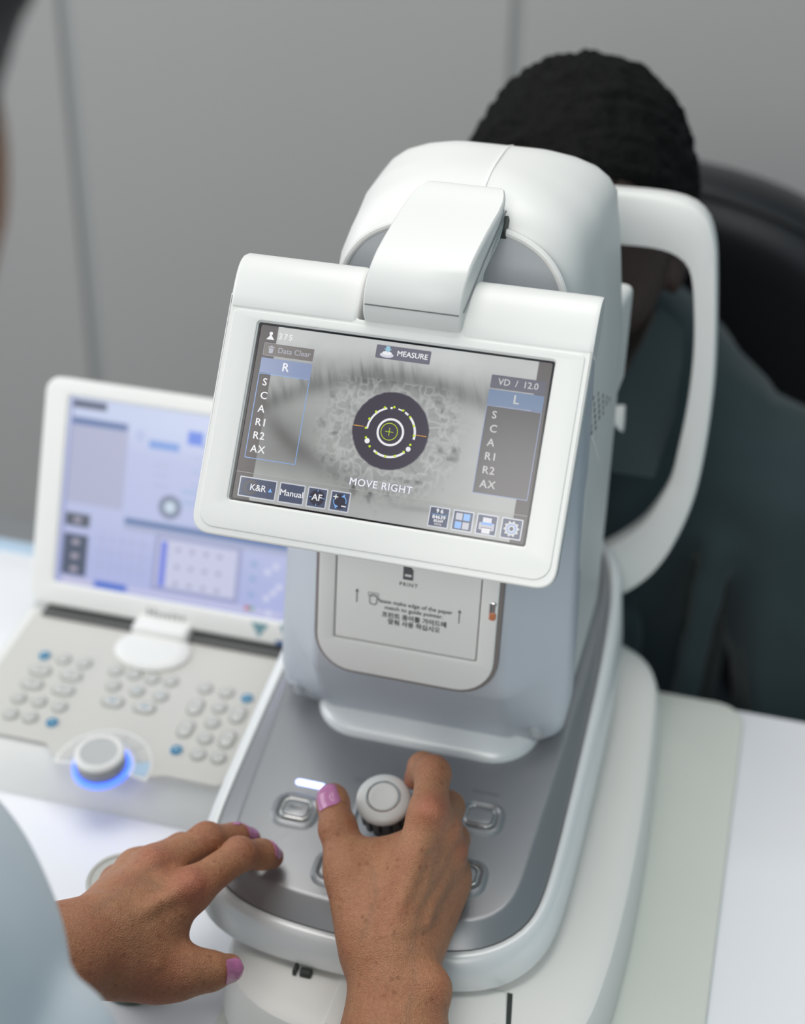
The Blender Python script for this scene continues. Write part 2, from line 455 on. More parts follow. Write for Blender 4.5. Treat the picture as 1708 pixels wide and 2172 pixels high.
link('clip', join([box_me(-0.030, -0.028, -0.079, -0.073, .040, .0450), box_me(-0.026, -0.019, -0.079, -0.074, .040, .0445, .001)]), DARK, base)

# moving deck
gh = [(0.0, -0.064), (0.030, -0.063), (0.056, -0.0595), (0.076, -0.053), (0.091, -0.040), (0.0985, -0.026), (0.1015, -0.010), (0.103, 0.018), (0.1035, 0.07), (0.1035, 0.15), (0.1015, 0.21), (0.0975, 0.25), (0.089, 0.281), (0.07, 0.300), (0.035, 0.308), (0, 0.308)]
gap = resample(chaikin(sym(gh), 2), 160)
ch = [(0.0, -0.0505), (0.035, -0.0495), (0.060, -0.0455), (0.0725, -0.041), (0.082, -0.032), (0.0875, -0.018), (0.0890, 0.006), (0.0925, 0.075), (0.0965, 0.148), (0.0965, 0.21), (0.094, 0.245), (0.086, 0.273), (0.068, 0.293), (0.035, 0.301), (0, 0.301)]
cre = resample(chaikin(sym(ch), 2), 160)
cxy = Vector((0, 0.12))
gz = lambda y: deckz(y)-0.0085-0.001*0
gl = at_z(off(gap, -.0004), gz)
link('deck_panel', loft([at_z(off(gap, -.0006), lambda y: gz(y)-.008), gl, [tuple(Vector(a).lerp(Vector(b), .45)+Vector((0, 0, .0008))) for a, b in zip(gl, at_z(cre, deckz))], at_z(off(cre, .0012), lambda y: deckz(y)-.0006), at_z(cre, lambda y: deckz(y)), at_z(off(cre, -.002), lambda y: deckz(y)+.0002), at_z(off(cre, -.03), lambda y: deckz(y)+.0003)]), DECK, AR, ang=30)
rz = lambda y: max(0.046, gz(y)-0.021-0.05*max(0, y))
platform = link('platform', loft([at_z(off(gap, .003), lambda y: rz(y)-.002), at_z(off(gap, .0112), lambda y: rz(y)), at_z(off(gap, .0118), lambda y: rz(y)+.002), at_z(off(gap, .0090), lambda y: gz(y)-.0060), at_z(off(gap, .0072), lambda y: gz(y)-.0018), at_z(off(gap, .0052), lambda y: gz(y)+.0004), at_z(off(gap, .0026), lambda y: gz(y)+.0010), at_z(off(gap, .0008), lambda y: gz(y)+.0004), at_z(off(gap, .0003), lambda y: gz(y)-.0008), at_z(off(gap, -.0004), lambda y: gz(y)-.003), at_z(off(gap, -.03), lambda y: gz(y)-.006)]), RIM, AR, ang=40)
link('slide_block', box_me(-0.045, 0.075, 0.0, 0.22, .038, .064), DARK, AR)

DF = lambda x, y, rz=0.0: Matrix.Translation((x, y, deckz(y)+.0002)) @ Matrix.Rotation(math.atan(0.19), 4, 'X') @ Matrix.Rotation(rz, 4, 'Z')
def deck_button(x, y, w, h, skew, label=None):
    M = DF(x, y)
    r = min(w, h)*.33
    b = link('push_button', plate(rrect(-w/2+.0016, w/2-.0016, -h/2+.0016, h/2-.0016, r-.001), (), 0, .0016, .0005, M), DECK, AR)
    link('chrome_ring', plate(rrect(-w/2, w/2, -h/2, h/2, r), [rrect(-w/2+.0012, w/2-.0012, -h/2+.0012, h/2-.0012, r-.001)], 0, .0014, .0005, M), CHROME, b)
    link('button_surround', loft([[(*p, 0.0001) for p in rrect(-w/2-.0058, w/2+.0058, -h/2-.0068, h/2+.0046, r+.005)], [(*p, .0012) for p in rrect(-w/2-.0038, w/2+.0038, -h/2-.0045, h/2+.003, r+.003)], [(*p, .0015) for p in rrect(-w/2-.0026, w/2+.0026, -h/2-.0028, h/2+.0022, r+.002)], [(*p, .0002) for p in rrect(-w/2-.0004, w/2+.0004, -h/2-.0004, h/2+.0004, r)]], False, False), DECK, b).data.transform(Matrix.Identity(4))
    o = D.objects[b.name+'']; 
    for c in b.children:
        if c.name.startswith('button_surround'):
            wm = M; inv = Matrix.Translation(-Vector((0.0, 0.08, 0.0))); c.data.transform(Matrix.Translation(Vector((0.0, 0.08, 0.0)))); c.data.transform(inv @ M)
    if label:
        link('button_caption', text(label, .0032, M @ Matrix.Translation((0, 0, .00175)), 'CENTER', .00004), INKL, b, smooth=False)
deck_button(-0.0555, 0.0055, .0185, .0150, 0, 'PRINT')
deck_button(0.0545, 0.0270, .0185, .0150, 0)
deck_button(0.0540, -0.0155, .0185, .0150, 0)
deck_button(-0.0185, -0.0290, .0185, .0150, 0)
link('deck_lettering', text('DATA MODE', .0028, DF(0.0540, 0.0450) @ Matrix.Translation((0, 0, .0006)), 'CENTER'), INKL, AR, smooth=False)
link('deck_lettering', text('LOCK', .0028, DF(-0.024, 0.036) @ Matrix.Translation((0, 0, .0006)), 'CENTER'), INKL, AR, smooth=False)
link('indicator_light', plate(rrect(-.0095, .0095, -.0021, .0021, .002), (), 0, .0009, .0003, DF(-0.0530, 0.0255)), LED, AR)

# joystick
JC = Vector((0.0028, -0.0075, 0.1235)); JN = Vector((-0.03, -0.36, 1)).normalized()
JM = frame(JC, Vector((1, 0, 0)), JN.cross(Vector((1, 0, 0))))
joy = link('joystick', lathe([(0.0, -.008), (.0140, -.008), (.0158, -.0062), (.0163, -.004), (.0160, -.0018), (.0146, -.0004), (.0114, .0006), (.0103, .0008), (.0103, -.001), (0, -.001)], JM, 56), WHITE, AR, ang=50)
link('joystick_ring', lathe([(.0089, .0002), (.0092, .0012), (.0099, .0014), (.0103, .0009), (.0103, -.0005), (.0089, -.0005), (.0089, .0002)], JM, 56, False), CHROME, joy)
link('joystick_button', lathe([(0, .0002), (.0087, .0002), (.0088, .0008), (.0080, .0011), (.006, .0006), (.003, .0004), (0, .0004)], JM, 48), WHITE, joy)
rib = []
for k in range(15):
    a = 2*math.pi*k/15; c = Vector((math.cos(a), math.sin(a), 0)); s = Vector((-c.y, c.x, 0))
    L = [[JM @ (c*r+s*t+Vector((0, 0, z))) for r, t in ((.009, -.0016), (.0146, -.0019), (.0150, 0), (.0146, .0019), (.009, .0016))] for z in (-.021, -.008)]
    rib.append(loft(L))
link('joystick_grip', join(rib+[lathe([(0, -.030), (.011, -.030), (.0118, -.008), (0, -.008)], JM, 30)]), DKGREY, joy)
link('joystick_collar', loft([[tuple(DF(.0005, 0.012) @ Vector((*p, z))) for p in rrect(-w_, w_, -w_, w_*1.05, .006)] for w_, z in ((.0225, 0), (.0215, .0026), (.0195, .0030), (.0180, .0004))], False, True), SILVER, AR)

# measuring head : white hood
HX = 0.007
# z, front y, rear y, front half width, rear half width, front radius, rear radius
sl = [(.1125, .120, .205, .074, .078, .02, .02), (.1155, .108, .222, .083, .085, .02, .025), (.122, .098, .235, .0890, .0905, .018, .03), (.135, .092, .243, .0905, .0915, .015, .03), (.20, .088, .250, .0885, .0885, .015, .03), (.28, .089, .250, .0850, .0850, .02, .03), (.33, .091, .248, .079, .0830, .025, .03), (.36, .0920, .243, .0735, .0810, .028, .03), (.385, .0930, .238, .0700, .0790, .03, .03), (.405, .0940, .233, .0670, .0765, .032, .03), (.418, .0955, .228, .0635, .0735, .032, .03), (.428, .0975, .222, .0590, .0715, .032, .026), (.436, .1010, .216, .0530, .0665, .03, .024), (.442, .1050, .210, .0465, .0600, .028, .022), (.4475, .1120, .202, .0380, .0500, .026, .02), (.4520, .122, .193, .0280, .0380, .02, .018), (.4548, .133, .183, .0170, .0230, .012, .012), (.4558, .145, .172, .0080, .0100, .006, .006)]
L = []
for z, yf, yr, fh, rh, r0, r1 in sl:
    t = min(1, max(0, (z-.12)/.2)); cx_ = HX*t+.006*min(1, max(0, (z-.40)/.05))
    ym = yf+(yr-yf)*.45; mh = fh+(rh-fh)*.75
    L.append([(x+cx_, y, z) for x, y in resample(round_poly([(mh, ym), (rh, yr), (-rh, yr), (-mh, ym), (-fh, yf), (fh, yf)], [.04, r1, r1, .04, r0, r0], 8), 96)])
hood = link('head_hood', loft(L), WHITE, AR, ang=60)
# seam over the hood
seam = [(0.0185, y, z+.0003) for y, z in ((.101, .4355), (.105, .4417), (.112, .4472), (.122, .4517), (.133, .4545), (.145, .4556), (.158, .4557), (.172, .4556), (.183, .4545), (.193, .4517))]
link('hood_seam', tube(seam, .0007, 6), OFFW, hood)
# vent dots and raised wedge on the right flank
dots = []
def flank(y, z):   # x on the right flank
    g = lambda i: float(np.interp(z, [s_[0] for s_ in sl], [s_[i] for s_ in sl]))
    yf_, yr_, fh_, rh_ = g(1), g(2), g(3), g(4); ym_ = yf_+(yr_-yf_)*.45; mh_ = fh_+(rh_-fh_)*.75
    h_ = fh_+(mh_-fh_)*(y-yf_)/(ym_-yf_) if y < ym_ else mh_+(rh_-mh_)*(y-ym_)/(yr_-ym_)
    return HX*min(1, max(0, (z-.12)/.2))+h_-.0004
    t = min(1, max(0, (z-.12)/.2)); hw = np.interp(z, [s[0] for s in sl], [.25*s[3]+.75*s[4]-.0015 for s in sl]); return HX*t+hw
for c_, cnt in enumerate((8, 7, 5, 4, 2, 1)):
    for k_ in range(cnt):
        y2 = .1065+.0150*c_+.0016*k_; z2 = .3460-.0082*c_-.0046*k_
        dots.append(lathe([(0, 0), (.0014, 0), (.0014, .0006), (0, .0006)], Matrix.Translation((flank(y2, z2)+.0002, y2, z2)) @ Matrix.Rotation(math.radians(90), 4, 'Y'), 10))
link('speaker_vent', join(dots), INKL, hood)
wedge = [(flank(y, z)+.0009, y, z) for y, z in ((.119, .311), (.186, .284), (.150, .279))]
w2 = [(flank(y, z)-.003, y, z) for y, z in ((.116, .314), (.191, .285), (.150, .275))]
link('hood_wedge', loft([w2, wedge]), WHITE, hood)
# side box towards the patient
link('side_box', loft([[(x, y, z) for x, z in round_poly(p, .006, 4)] for y, p in ((.200, [(.05, .352), (.086, .352), (.086, .285), (.078, .255), (.05, .255)]), (.236, [(.05, .353), (.0895, .353), (.0895, .285), (.080, .252), (.05, .252)]), (.252, [(.05, .352), (.0905, .352), (.0905, .288), (.080, .256), (.05, .256)]), (.260, [(.05, .345), (.084, .345), (.084, .290), (.076, .264), (.05, .264)]))]), WHITE, hood)

# disc on the front of the hood under the arm
arch = [(0, .4375), (.020, .4370), (.030, .4350), (.040, .4315), (.050, .4255), (.0575, .4165), (.0625, .4050), (.0655, .385), (.0665, .360), (.0665, .33)]
AX = 0.0085
def ay(z): return float(np.interp(z, [.33, .375, .395, .412, .425, .436, .4375], [.0905, .0920, .0930, .0945, .0965, .0995, .1003]))
full = [(-x, z) for x, z in reversed(arch[1:])]+arch
full = chaikin(full, 2, False)
path = [(x+AX, ay(z)-.0022, z) for x, z in full]
link('disc_rim', tube(path, .0022, 10), WHITE, hood)
fp = [(x*.975+AX, ay(z)-.0018, z-.001) for x, z in full]
bk = [(x*.975+AX, ay(z)+.008, z-.001) for x, z in full]
link('hood_disc', loft([bk, fp]), SILVER, hood, ang=50)

# front shell (silver) with chamfered sides and receding chin
doory = lambda z: .0455+.1095*(z-.20)
zs = [(.1035, .072, .0905, .056), (.1050, .079, .0870, .058), (.1085, .0850, .0830, .060), (.114, .0895, .0785, .0605), (.122, .0920, .0730, .0605), (.132, .0930, .0672, .060), (.142, .0930, .0612, .0595), (.150, .0928, .0565, .059), (.158, .0925, .0518, .0585), (.164, .0922, .0480, .0585), (.169, .092, .0452, .0585), (.18, .0915, None, .0585), (.20, .0905, None, .058), (.24, .0885, None, .057), (.28, .087, None, .056), (.32, .0855, None, .056), (.36, .084, .068, .056), (.375, .083, .080, .056)]
L = []
for z, hw, yf, fwid in zs:
    if yf is None: yf = doory(z)+.0022
    ys = max(.0855, yf+.002) if z > .115 else .0955-.6*(z-.103)
    t = min(1, max(0, (z-.12)/.2)); cx_ = HX*.5*t
    half = [(0, yf), (fwid*.6, yf), (fwid-.004, yf+.0002), (fwid, yf+.0012), (fwid+.003, yf+.0038), (hw-.008, ys-.0055), (hw-.003, ys-.0008), (hw, ys+.004), (hw, .110), (hw-.01, .118)]
    loop = [(x+cx_, y, z) for x, y in half]+[(-x+cx_, y, z) for x, y in reversed(half) if x > 0]
    L.append(loop)
shell = link('front_shell', loft(L), SILVER_L, AR, ang=50)
# plinth under the head
L = [[(x, y, deckz(y)+dz if dz < .008 else .1115) for x, y in rrect(-.066-o, .074+o, .071-o, .21+o, .03, 8)] for o, dz in ((.003, -.002), (.003, .002), (.001, .0055))]
L += [[(x, y, max(deckz(y)+.0068, .1)) for x, y in rrect(-.064, .072, .073, .21, .03, 8)], [(x, y, .118) for x, y in rrect(-.055, .060, .098, .20, .02, 8)]]
link('head_plinth', loft(L), RIM, AR, ang=50)

# printer door on the front shell
q = math.atan(.1095)
DM = frame((0, doory(.20), .20), (1, 0, 0), (0, math.sin(q), math.cos(q)))   # local x right, y up, z out to the operator
fr = rrect(-.0535, .0535, -.0275, .16, [.01, .01, .022, .022], 8)
link('door_gasket', plate(rrect(-.0560, .0560, -.0300, .16, [.01, .01, .0245, .0245], 8), (), -.004, .0005, .0012, DM), mat('warm_grey_gasket', (0.22, 0.19, 0.18), .5), shell)
drf = link('printer_door', join([plate(fr, [rrect(-.0435, .0435, -.0065, .15, .0012)], -.003, .0022, .0008, DM), plate(rrect(-.0427, .0428, -.0056, .1492, .0012), (), -.003, .0019, .0006, DM)]), OFFW, AR)
link('door_gap', plate(rrect(-.0438, .0438, -.0068, .1503, .001), (), -.003, .0003, 0, DM), DARK, drf)
T2 = DM @ Matrix.Translation((0, .0150, .0020))
def tr(x, y): return T2 @ Matrix.Translation((x, y, 0))
ink = [text('PRINT', .0034, tr(.0005, .0212), 'CENTER', .00006, space=1.25),
       text('Please make edge of the paper', .0037, tr(.0045, .0080), 'CENTER', .00007),
       text('match to guide pointer.', .0037, tr(.0045, .0042), 'CENTER', .00007),
       text('\ud504\ub9b0\ud2b8 \uc885\uc774\ub97c \uac00\uc774\ub4dc\uc5d0', .0040, tr(.0050, -.0008), 'CENTER', .00015),
       text('\ub9de\ucdb0 \uc0ac\uc6a9 \ud558\uc2ed\uc2dc\uc624', .0040, tr(.0050, -.0050), 'CENTER', .00015)]
def loc_poly(pts, holes=()): return plate(pts, holes, 0, .0001, 0, T2)
ink += [loc_poly([(-.0030, .0245), (.0030, .0245), (.0030, .0310), (.0010, .0335), (-.0030, .0335)], [[(-.002, .0265), (.002, .0265), (.002, .0280), (-.002, .0280)]])]
for x in (-.0300, .0315):
    y0 = .0045 if x < 0 else .0020
    ink.append(loc_poly([(x-.0003, y0), (x+.0003, y0), (x+.0003, y0+.007), (x+.0011, y0+.007), (x, y0+.009), (x-.0011, y0+.007), (x-.0003, y0+.007)]))
link('door_lettering', join(ink), INK, drf, smooth=False)
link('door_icon', join([loc_poly(rrect(-.0232, -.0168, .0100, .0125, .0003), [rrect(-.0228, -.0172, .0104, .0121, .0002)]), loc_poly(rrect(-.0225, -.0175, .0045, .0115, .002), [rrect(-.0219, -.0181, .0051, .0109, .0018)])]), INKL, drf, smooth=False)
link('door_lever', join([plate(rrect(.0480, .0528, .0230, .0350, .002), (), -.001, .0032, .0012, DM), plate(rrect(.0486, .0528, .0230, .0285, .0015), (), .001, .0036, .001, DM)], [0, 1]), [CHROME, ORANGE], drf)
link('lever_lettering', text('OPEN', .0022, tr(.0492, .0045), 'CENTER'), INK, drf, smooth=False)
# screw caps in the lower corners
for x, y, z in ((-.0805, .0828, .1205), (.0770, .0818, .1210)):
    nrm = Vector((-.25 if x < 0 else .2, -1, -.25)).normalized(); M = frame((x, y-.0028, z), Vector((1, 0, 0)), Vector((0, 0, 1))) 
    M = Matrix.Translation((x, y-.003, z)) @ nrm.to_track_quat('Z', 'Y').to_matrix().to_4x4()
    link('screw_cap', lathe([(.0, .0012), (.0030, .0012), (.0034, .0004), (.0040, .0004), (.0043, .0014), (.0050, .0012), (.0052, -.003), (0, -.003)], M, 28), SILVER, shell)

# display arm : side profile swept across its width
prof = [(.029, .4065), (.0275, .4120), (.0285, .4210), (.0325, .4290), (.039, .4350), (.048, .4400), (.070, .4478), (.089, .4530), (.099, .4565), (.1040, .4572), (.1075, .4550), (.1075, .4500), (.1020, .4440), (.0920, .4385), (.0840, .4335), (.0650, .4260), (.0560, .4190), (.0510, .4110), (.0470, .4030), (.040, .4010), (.0320, .4030)]
prof = chaikin(prof, 1)
AXC = 0.0045; AW = .0257
def armw(y): return AW if y < .078 else AW-.0075*max(0, (y-.084)/.024)**2.2
secs = []
for f, inset in ((-1, .0025), (-.985, .0008), (-.95, 0), (0, 0), (.95, 0), (.985, .0008), (1, .0025)):
    cyz = Vector((.07, .43)); s = []
    for i, p in enumerate(prof):
        p = Vector(p); t = (Vector(prof[(i+1) % len(prof)])-Vector(prof[i-1])).normalized(); nn = Vector((-t.y, t.x))
        if nn.dot(p-cyz) < 0: nn = -nn
        if p.x > .095: nn = Vector((.3, .9)).normalized() if p.y > .455 else Vector((.9, -.3))
        p = p-nn*inset; s.append((AXC-.0015+.115*(p.x-.03)+f*armw(p.x), p.x, p.y))
    secs.append(s)
arm = link('display_arm', loft(secs), WHITE, AR, ang=40)
link('arm_parting_line', tube([(AXC+.0246, .0315, .4160), (AXC+.0275, .060, .4320), (AXC+.0300, .083, .4430), (AXC+.0312, .094, .4485)], .00045, 6), INKL, arm)
link('arm_front_line', tube([(AXC-.0260, .0277, .4155), (AXC+.0230, .0277, .4155)], .00035, 6), DKGREY, arm)
link('arm_pivot', tube([(-.012, .098, .438), (.036, .098, .438)], .006, 16), DARK, arm)

# ------------------------------------------------------------------ touch display
TT = math.radians(34.228)
SM = frame((0, 0, .36), (1, 0, 0), (0, math.sin(TT), math.cos(TT)))       # x right, y up the glass, z towards the operator
W_ = .0957
outl = round_poly([(-W_, -.0660), (W_, -.0660), (W_, .0600), (.0274, .0600), (.0268, .0548), (-.0268, .0548), (-.0264, .0600), (-W_, .0600)], [.011, .011, .0006, .0006, .0025, .0025, .0006, .0006], 8)
DH = link('display_housing', join([
    plate(outl, [rrect(-.0779, .0779, -.0466, .0466, .0012)], -.0045, .0004, .0012, SM, 3),
    plate(round_poly([(-W_+.001, -.065), (W_-.001, -.065), (W_-.001, .058), (.0292, .058), (.0278, .0538), (-.0278, .0538), (-.0262, .058), (-W_+.001, .058)], [.010, .010, .002, .001, .002, .002, .001, .002], 8), (), -.019, -.0045, .003, SM, 3)]), WHITE, AR, ang=40)
# raised inner bezel step
bz = rrect(-.0925, .0925, -.0622, .0520, [.003, .003, .009, .009], 8)
link('inner_bezel', plate(bz, [rrect(-.0786, .0786, -.0473, .0473, .0022)], -.001, .0010, .0007, SM, 2), WHITE, DH)
# rounded top roll left and right of the arm
prf = [(.0528, .0004), (.0540, .0010), (.060, .0012), (.0655, .0008), (.0715, -.0002), (.0760, -.0016), (.0796, -.0038), (.0824, -.0070), (.0840, -.0108), (.0842, -.0150), (.0820, -.0195), (.0730, -.0215), (.060, -.0215), (.0528, -.019)]
def roll_(u0, u1, r0, r1):
    S = []
    for u, k in ((u0, r0), (u0+.0008, r0*.4), (u0+.0025, 0), (u1-.0025, 0), (u1-.0008, r1*.4), (u1, r1)):
        S.append([tuple(SM @ Vector((u, .066+(v-.066)*(1-k*.5), -.009+(n_+.009)*(1-k)))) for v, n_ in prf])
    return loft(S)
link('top_roll', roll_(-W_, -.0262, .28, .12), WHITE, DH, ang=60); link('top_roll', roll_(.0284, W_, .12, .06), WHITE, DH, ang=60)
link('screen_surround', plate(rrect(-.0778, .0778, -.0465, .0465, .001), [rrect(-.0768, .0768, -.0456, .0456, .001)], -.003, -.0006, 0, SM), mat('black_gloss', (.008, .008, .012), .15), DH)


# picture on the touch display: close view of an eye
def vnoise(x, y, seed=0):
    xi = np.floor(x).astype(int); yi = np.floor(y).astype(int); fx = x-xi; fy = y-yi
    fx = fx*fx*(3-2*fx); fy = fy*fy*(3-2*fy)
    def h(a, b):
        v = np.sin(a*127.1+b*311.7+seed*74.7)*43758.5453; return v-np.floor(v)
    return (h(xi, yi)*(1-fx)+h(xi+1, yi)*fx)*(1-fy)+(h(xi, yi+1)*(1-fx)+h(xi+1, yi+1)*fx)*fy
def fbm(x, y, o=4, seed=0):
    s = 0; a = .5; t = 0
    for i in range(o): s = s+a*vnoise(x*2**i, y*2**i, seed+i); t += a; a *= .55
    return s/t
def sstep(a, b, x):
    t = np.clip((x-a)/(b-a), 0, 1); return t*t*(3-2*t)
def eye_colors(u, v):   # u, v in mm
    r = np.hypot(u-.5, v-.5); ang = np.arctan2(v-.5, u-.5)
    g = 0.335+0.07*fbm(u/22, v/18, 3, 3)
    g = g+0.07*sstep(10, 60, u)*(1-sstep(10, 25, v))
    lid = sstep(26, 42, v+5*fbm(u/8, v/10, 3, 5)-2.5)
    g = g+0.19*lid*(1-.35*sstep(25, 60, u))
    fe = fbm(u/2.6+v*.12, v/22, 3, 9)
    cen = 27.5-((u-6)/60)**2*15
    lash = np.exp(-((v-cen)/5.5)**2)+.55*np.exp(-((v-cen-6)/5.0)**2)*sstep(.40, .80, fe)
    g = g-0.155*np.clip(lash, 0, 1.15)*(.75+.5*fe)
    g = g-0.10*np.exp(-((v+29-((u-2)/52)**2*16)/6.0)**2)*(1-sstep(-10, 30, u))*sstep(-76, -55, u)
    g = g-0.15*sstep(-24, -58, u+.5*v+7*fbm(v/14, u/14, 3, 8))*(1-sstep(-6, 22, v))*sstep(-36, -20, v)
    g = g+0.07*sstep(-34, -44, v)
    g = g-0.08*np.exp(-((v+37-.02*u)/1.5)**2)*sstep(0, 20, u)*(1-sstep(50, 60, u))
    iris = 1-sstep(36, 47, r+6*fbm(u/6, v/6, 2, 3))
    net = np.abs(fbm(u/3.4, v/3.4, 2, 21)-.5)*2; cell = fbm(u/4.6, v/4.6, 2, 12)
    inner = 1-sstep(26, 38, r)
    g = g+iris*(v < 26)*(0.065*np.clip(.22-net, -.2, .22)/.22*(.5+.5*inner)+.01)
    rg = np.exp(-((r-32)/7.5)**2)
    g = g-rg*0.40*np.clip(cell-.66, 0, .25)*(1-sstep(16, 26, v))*2.2
    rad = fbm(ang*16, r/14, 2, 2); g = g+iris*inner*(v < 26)*.07*(rad-.5)
    g = np.clip(g, .07, .62)
    pup = 1-sstep(19.5, 20.4, r+.5*fbm(ang*9, r*0, 2, 4)-.25)
    col_ = np.stack([g*.965, g*1.0, g*.985], -1)
    P = np.array([.046, .040, .062])
    col_ = col_*(1-pup[..., None])+P*pup[..., None]
    side = np.maximum(sstep(-67.0, -67.5, u), sstep(69.5, 70.0, u))
    SC = np.array([.105, .093, .095])
    col_ = col_*(1-side[..., None])+SC*side[..., None]
    bar = sstep(-31.4, -31.6, v); col_ = col_*(1-.14*bar[..., None])+.02*bar[..., None]
    return np.clip(col_, 0, 1)
def grid_picture(name, w, h, nx, ny, M, fn, parent, strength, rough=.12, extra=None):
    us = np.linspace(-w/2, w/2, nx); vs = np.linspace(-h/2, h/2, ny)
    U, Vv = np.meshgrid(us, vs, indexing='xy'); P = np.stack([U, Vv, np.zeros_like(U)], -1).reshape(-1, 3)
    me = D.meshes.new(name); me.vertices.add(nx*ny); me.vertices.foreach_set('co', P.astype(np.float32).ravel())
    I = np.arange(nx*ny).reshape(ny, nx); Q = np.stack([I[:-1, :-1], I[:-1, 1:], I[1:, 1:], I[1:, :-1]], -1).reshape(-1, 4)
    me.loops.add(len(Q)*4); me.loops.foreach_set('vertex_index', Q.astype(np.int32).ravel())
    me.polygons.add(len(Q)); me.polygons.foreach_set('loop_start', np.arange(0, len(Q)*4, 4, dtype=np.int32)); me.update(calc_edges=True)
    C3 = fn(U*1000, Vv*1000).reshape(-1, 3); A = me.color_attributes.new('picture', 'FLOAT_COLOR', 'POINT')
    A.data.foreach_set('color', np.concatenate([C3, np.ones((len(C3), 1))], 1).astype(np.float32).ravel())
    me.transform(M)
    m = mat(name+'_glow', (.02, .02, .02), rough, spec=.5); nt = m.node_tree; b = nt.nodes['Principled BSDF']
    at = nt.nodes.new('ShaderNodeAttribute'); at.attribute_name = 'picture'
    nt.links.new(at.outputs['Color'], b.inputs['Emission Color']); b.inputs['Emission Strength'].default_value = strength
    return link(name, me, m, parent, smooth=False)
SCR = grid_picture('screen', .1536, .0912, 620, 370, SM @ Matrix.Translation((0, 0, -.0012)), eye_colors, DH, 0.98, .22)

_gl = {}
def glow(c, s=0.9):
    k = (c, s)
    if k not in _gl: _gl[k] = mat('screen_ink', (0.02, 0.02, 0.02), .15, emit=c, es=s)
    return _gl[k]
G_W = glow((.92, .92, .95)); G_W2 = glow((.62, .62, .62)); G_BOX = glow((.105, .10, .105)); G_BOXL = glow((.20, .185, .175)); G_BLUE = glow((.27, .33, .52)); G_BLUE2 = glow((.17, .24, .38))
G_LINE = glow((.25, .42, .80)); G_BTN = glow((.075, .095, .16)); G_BTN2 = glow((.13, .13, .17)); G_FR = glow((.62, .64, .70)); G_YG = glow((.62, .86, .02)); G_OR = glow((.85, .42, .08)); G_LB = glow((.22, .48, .95)); G_CY = glow((.35, .62, .75)); G_GREY = glow((.48, .48, .56)); G_DK = glow((.035, .035, .06)); G_OUT = glow((.09, .07, .22))
class Sheet:
    def __init__(s, M, parent, name, unit=.001): s.M = M; s.p = parent; s.name = name; s.items = []; s.u = unit; s.z = 0
    def add(s, me, m): s.items.append((me, m))
    def poly(s, pts, m, holes=(), lv=0):
        s.z += 1e-7
        Q = s.M @ Matrix.Translation((0, 0, 2e-5*lv+s.z)); sc = lambda l: [(x*s.u, y*s.u) for x, y in l]
        s.add(plate(sc(pts), [sc(h) for h in holes], 0, 0.000005, 0, Q), m)
    def rect(s, x0, x1, y0, y1, m, r=0.0, lv=0): s.poly(rrect(x0, x1, y0, y1, r, 3) if r else [(x0, y0), (x1, y0), (x1, y1), (x0, y1)], m, (), lv)
    def outline(s, x0, x1, y0, y1, t, m, r=.3, lv=1): s.poly(rrect(x0, x1, y0, y1, r, 3), m, [rrect(x0+t, x1-t, y0+t, y1-t, max(.05, r-t), 3)], lv)
    def txt(s, x, y, t, size, m, align='LEFT', bold=.0, lv=3, space=1.0): s.add(text(t, size*s.u, s.M @ Matrix.Translation((x*s.u, y*s.u, 2e-5*lv)), align, bold*s.u, space=space), m)
    def ring(s, x, y, r0, r1, m, a0=0, a1=360, lv=2, n=48):
        if a1-a0 >= 360: s.poly([(x+r1*math.cos(2*math.pi*k/n), y+r1*math.sin(2*math.pi*k/n)) for k in range(n)], m, [[(x+r0*math.cos(2*math.pi*k/n), y+r0*math.sin(2*math.pi*k/n)) for k in range(n)]] if r0 > 0 else (), lv)
        else:
            A = [math.radians(a0+(a1-a0)*k/n) for k in range(n+1)]
            s.poly([(x+r1*math.cos(a), y+r1*math.sin(a)) for a in A]+[(x+r0*math.cos(a), y+r0*math.sin(a)) for a in reversed(A)], m, (), lv)
    def disc(s, x, y, r, m, lv=2, n=20): s.ring(x, y, 0, r, m, lv=lv, n=n)
    def done(s):
        ms = []; idx = []
        for _, m in s.items:
            if m not in ms: ms.append(m)
            idx.append(ms.index(m))
        return link(s.name, join([i[0] for i in s.items], idx), ms, s.p, smooth=False)
S = Sheet(SM @ Matrix.Translation((0, 0, -.00110)), DH, 'screen_menu')
